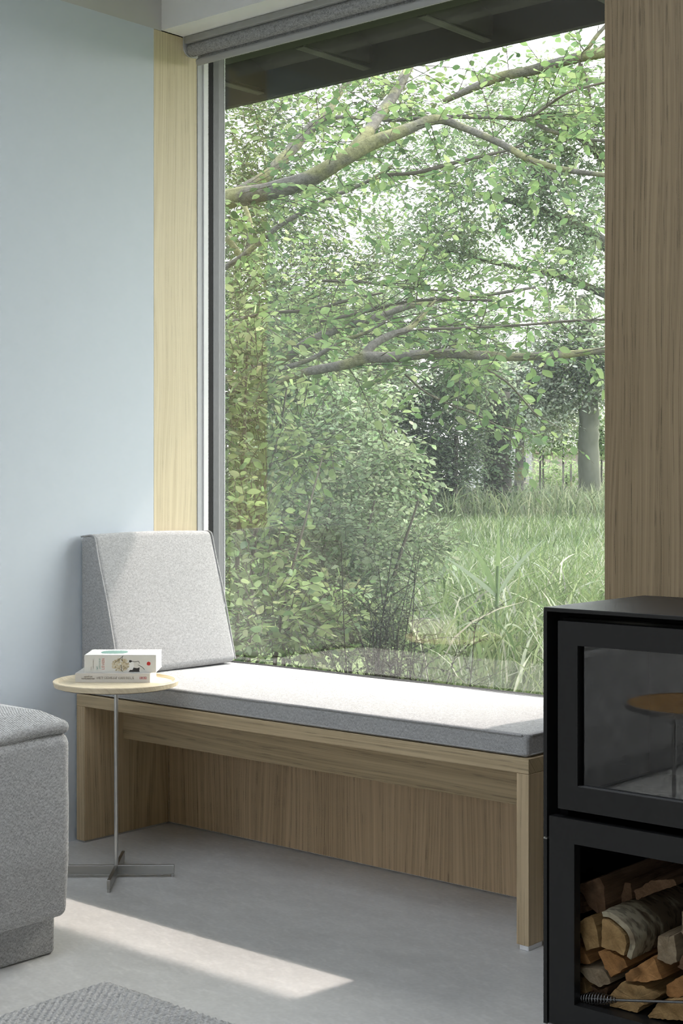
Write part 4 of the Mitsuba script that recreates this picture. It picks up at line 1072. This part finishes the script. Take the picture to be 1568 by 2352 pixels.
leafy(t, [(760, 1140, 8.2, 130, 80), (690, 1260, 7.6, 150, 110), (860, 1250, 8, 130, 80), (830, 1390, 7.4, 110, 90), (950, 1240, 8.4, 90, 45), (700, 1390, 7.2, 130, 100), (610, 1180, 7.8, 110, 90)], 1900, .20, .034, .042, [(0.204, 0.276, 0.144), (0.240, 0.312, 0.180), (0.168, 0.228, 0.120), (0.288, 0.360, 0.216)], tr3, n_parts=250, wid=.9, twig_r=.0016, far=False, flat=.8)
t = thing('arching_shrub', 'light green arching shrub left of the dark bush', 'shrub')
for u, ut in ((780, 830), (820, 900), (740, 700)):
    stem_to(t, 'stem', [(u, 1450, 11, 12), (u + 5, 1200, 11, 9), (ut, 1000, 11, 4)], 'm_twig', 6)
leafy(t, [(800, 990, 11, 120, 100), (740, 930, 12, 120, 100), (850, 1090, 10.5, 120, 75), (880, 1050, 10.2, 60, 22), (660, 1080, 11, 110, 100)], 1700, .26, .042, .055, [(0.240, 0.336, 0.168), (0.288, 0.372, 0.204), (0.204, 0.288, 0.132), (0.360, 0.432, 0.264)], tr3, n_parts=80, wid=.95, twig_r=.002, far=False)
# a wiry twiggy bush just outside the glass
t = thing('wiry_bush', 'small wiry dark bush with tiny leaves just outside the glass', 'bush')
bx = at_z(900, 1590, -0.08)
wtw = []
for k in range(44):
    a = tr3.uniform(0, 2 * np.pi); s_ = tr3.uniform(.04, .26); h_ = tr3.uniform(.50, .84) if k > 5 else tr3.uniform(.90, 1.04)
    b = at(900 + tr3.normal(0, 34), 1600, 5.45); b[2] = float(ground_z(b[0], b[1])) - .02
    tip = b + np.array([math.cos(a) * s_, math.sin(a) * s_, h_])
    P = smooth_path([b, b * .5 + tip * .5 + tr3.normal(0, .03, 3), tip], 4)
    obj('stem', tube(P, np.linspace(.004, .0012, len(P)), 5), 'm_wire', parent=t, smooth=True)
    wtw += grow_twigs(P, None, 24, .06, .20, tr3, up=.3)
k = f'{t}__twig_mass'
scene[k] = ply(twig_mesh(wtw, .0014, .0006), 'm_wire', smooth=True); tag(k, kind='stuff')
P_, D_, N_, L_ = leaves_on(wtw, .014, .017, tr3, flat=.9)
add_leaves(t, P_, D_, N_, L_, 1.0, palette(len(P_), [(0.07, 0.09, 0.05), (0.12, 0.145, 0.085), (0.05, 0.06, 0.037)], .25, tr3), 'm_leaf_matte', 0, far_tmpl=LO, r=tr3)


# --- grass and reeds
def ribbons(B, dirn, ln, w, bend, C, r, segs=4):
    """Curved tapering blades: base, direction of lean, length, width, bend."""
    n = len(B); k = np.linspace(0, 1, segs + 1)
    up = np.array([0, 0, 1.0])
    lean = r.uniform(.05, .35, n)
    sidev = unit(np.cross(dirn, up) + r.normal(0, .5, (n, 3)))
    mid = B[:, None, :] + up * (ln[:, None] * k * (1 - 0.35 * bend[:, None] * k))[:, :, None] + dirn[:, None, :] * (ln[:, None] * (lean[:, None] * k + bend[:, None] * k ** 2))[:, :, None]
    wd = (w[:, None] * (0.7 + 0.6 * k) * (1 - k ** 2.2))[:, :, None] * sidev[:, None, :] / 2
    wd[:, -1] = 0
    V = np.stack([mid - wd, mid + wd], 2).reshape(n, -1, 3)
    f = []
    for i in range(segs):
        a = 2 * i; f += [[a, a + 1, a + 3], [a, a + 3, a + 2]]
    F = np.array(f)[None] + (np.arange(n) * V.shape[1])[:, None, None]
    return trimesh.Trimesh(V.reshape(-1, 3), F.reshape(-1, 3), process=False), np.clip(np.repeat(C, V.shape[1], 0), .003, 1)


def scatter(n, d0, d1, u0, u1, r):
    """Points on the ground between two distances, across a fan in front of the window."""
    d = np.sqrt(r.uniform(d0 ** 2, d1 ** 2, n)); u = r.uniform(u0, u1, n)
    P = CAM + d[:, None] * (cF + cR * ((u - W / 2) / FPX)[:, None])
    P[:, 2] = ground_z(P[:, 0], P[:, 1]); return P[P[:, 1] > 0.95]


gr = np.random.default_rng(41)
GRASS = [(0.15, 0.215, 0.085), (0.19, 0.26, 0.105), (0.125, 0.185, 0.07), (0.24, 0.30, 0.15), (0.17, 0.235, 0.10), (0.42, 0.45, 0.34)]


def blades(n, d0, d1, u0, u1, l0, l1, w0, w1, b0, b1, cols, lift=0.0):
    B = scatter(n, d0, d1, u0, u1, gr); n = len(B)
    a = gr.uniform(0, 2 * np.pi, n)
    d = (B - CAM) @ cF      # the sward is shorter where the ground is drier further out
    tall = np.clip(1.06 - 0.062 * (d - 5.5), .45, 1) if l1 > .3 and d1 < 15 else np.ones(n)
    B[:, 2] += gr.uniform(0, 1, n) * lift * tall
    return ribbons(B, np.c_[np.cos(a), np.sin(a), np.zeros(n)], gr.uniform(l0, l1, n) * tall, gr.uniform(w0, w1, n), gr.uniform(b0, b1, n), palette(n, cols, .2, gr), gr)


def stuff_mesh(key, sets, bsdf, label, cat_):
    m = cat([s[0] for s in sets]); c = np.vstack([s[1] for s in sets])
    scene[key] = ply(m, bsdf, smooth=True, color=c); tag(key, label, cat_, kind='stuff')


stuff_mesh('meadow_grass', [blades(5200, 5.7, 13.5, 960, 1800, .50, .92, .005, .010, .05, .45, GRASS), blades(9500, 5.5, 13, 960, 1800, .16, .34, .010, .018, .3, 1.0, GRASS, lift=.56), blades(6000, 4.6, 8, 500, 1600, .05, .17, .004, .009, .1, .7, GRASS[:3]), blades(500, 4.8, 6, 1050, 1500, .2, .5, .004, .007, .1, .7, GRASS)], 'm_grass', 'tall pale meadow grass filling the lower right of the view', 'grass')
stuff_mesh('lawn_grass', [blades(20000, 12, 23.5, 700, 1700, .10, .26, .008, .016, .1, .5, GRASS)], 'm_grass', 'short lawn grass beyond the tall meadow', 'grass')
stuff_mesh('weed_stalks', [blades(1800, 22.8, 28, 780, 1600, .35, .75, .008, .02, .02, .3, [(0.286, 0.308, 0.198), (0.374, 0.396, 0.264), (0.176, 0.220, 0.110)]), blades(3800, 22.8, 28, 780, 1600, .15, .4, .02, .04, .2, .8, [(0.168, 0.216, 0.108), (0.240, 0.288, 0.168)], lift=.3)], 'm_grass', 'pale weed stalks along the far edge of the lawn', 'weeds')

rp = thing('reed_plant', 'tall reed with broad arching leaves standing before the meadow grass', 'plant')


def reed_leaf(pts, w, col):
    P = smooth_path([at(*p) for p in pts], 6); n = len(P); k = np.linspace(0, 1, n)
    t = unit(np.gradient(P, axis=0)); s = unit(np.cross(t, -cF) + 0.25 * cF)
    wd = (w * np.minimum(1, 0.55 + 1.8 * k) * (1 - k ** 2.5))[:, None] * s / 2
    V = np.stack([P - wd, P + 0.0 * wd + np.cross(t, s) * w * .12 * (1 - k)[:, None], P + wd], 1).reshape(-1, 3)
    F = []
    for i in range(n - 1):
        a = 3 * i
        F += [[a, a + 1, a + 4], [a, a + 4, a + 3], [a + 1, a + 2, a + 5], [a + 1, a + 5, a + 4]]
    m = trimesh.Trimesh(V, F, process=False)
    scene[fresh(f'{rp}__leaf')] = ply(m, 'm_grass', smooth=True, color=np.tile(col, (len(V), 1)))


stem_to(rp, 'stem', [(1138, 1640, 6.0, 9), (1139, 1500, 6.0, 8), (1141, 1380, 6.0, 7), (1143, 1300, 6.0, 6)], mat('m_reed', (0.10, 0.15, 0.06), .6), 7)
GL = (0.19, 0.26, 0.12); GP = (0.27, 0.32, 0.22)
reed_leaf([(1141, 1400, 6.0), (1142, 1320, 6.0), (1144, 1250, 5.98), (1142, 1192, 5.95)], .022, GL)
reed_leaf([(1140, 1370, 6.0), (1122, 1320, 5.95), (1100, 1280, 5.9), (1078, 1252, 5.85)], .026, GL)
reed_leaf([(1143, 1365, 6.0), (1180, 1310, 6.05), (1215, 1270, 6.1), (1252, 1236, 6.15)], .020, GP)
reed_leaf([(1140, 1370, 6.0), (1105, 1340, 5.9), (1060, 1305, 5.8), (1018, 1278, 5.7)], .020, GP)
reed_leaf([(1138, 1470, 6.0), (1150, 1430, 6.0), (1175, 1380, 6.05), (1215, 1350, 6.1)], .020, GL)
reed_leaf([(1138, 1480, 6.0), (1110, 1440, 5.9), (1080, 1430, 5.8), (1050, 1445, 5.75)], .012, GP)
reed_leaf([(1138, 1500, 6.0), (1160, 1440, 5.9), (1190, 1440, 5.85), (1230, 1480, 5.8)], .010, GP)
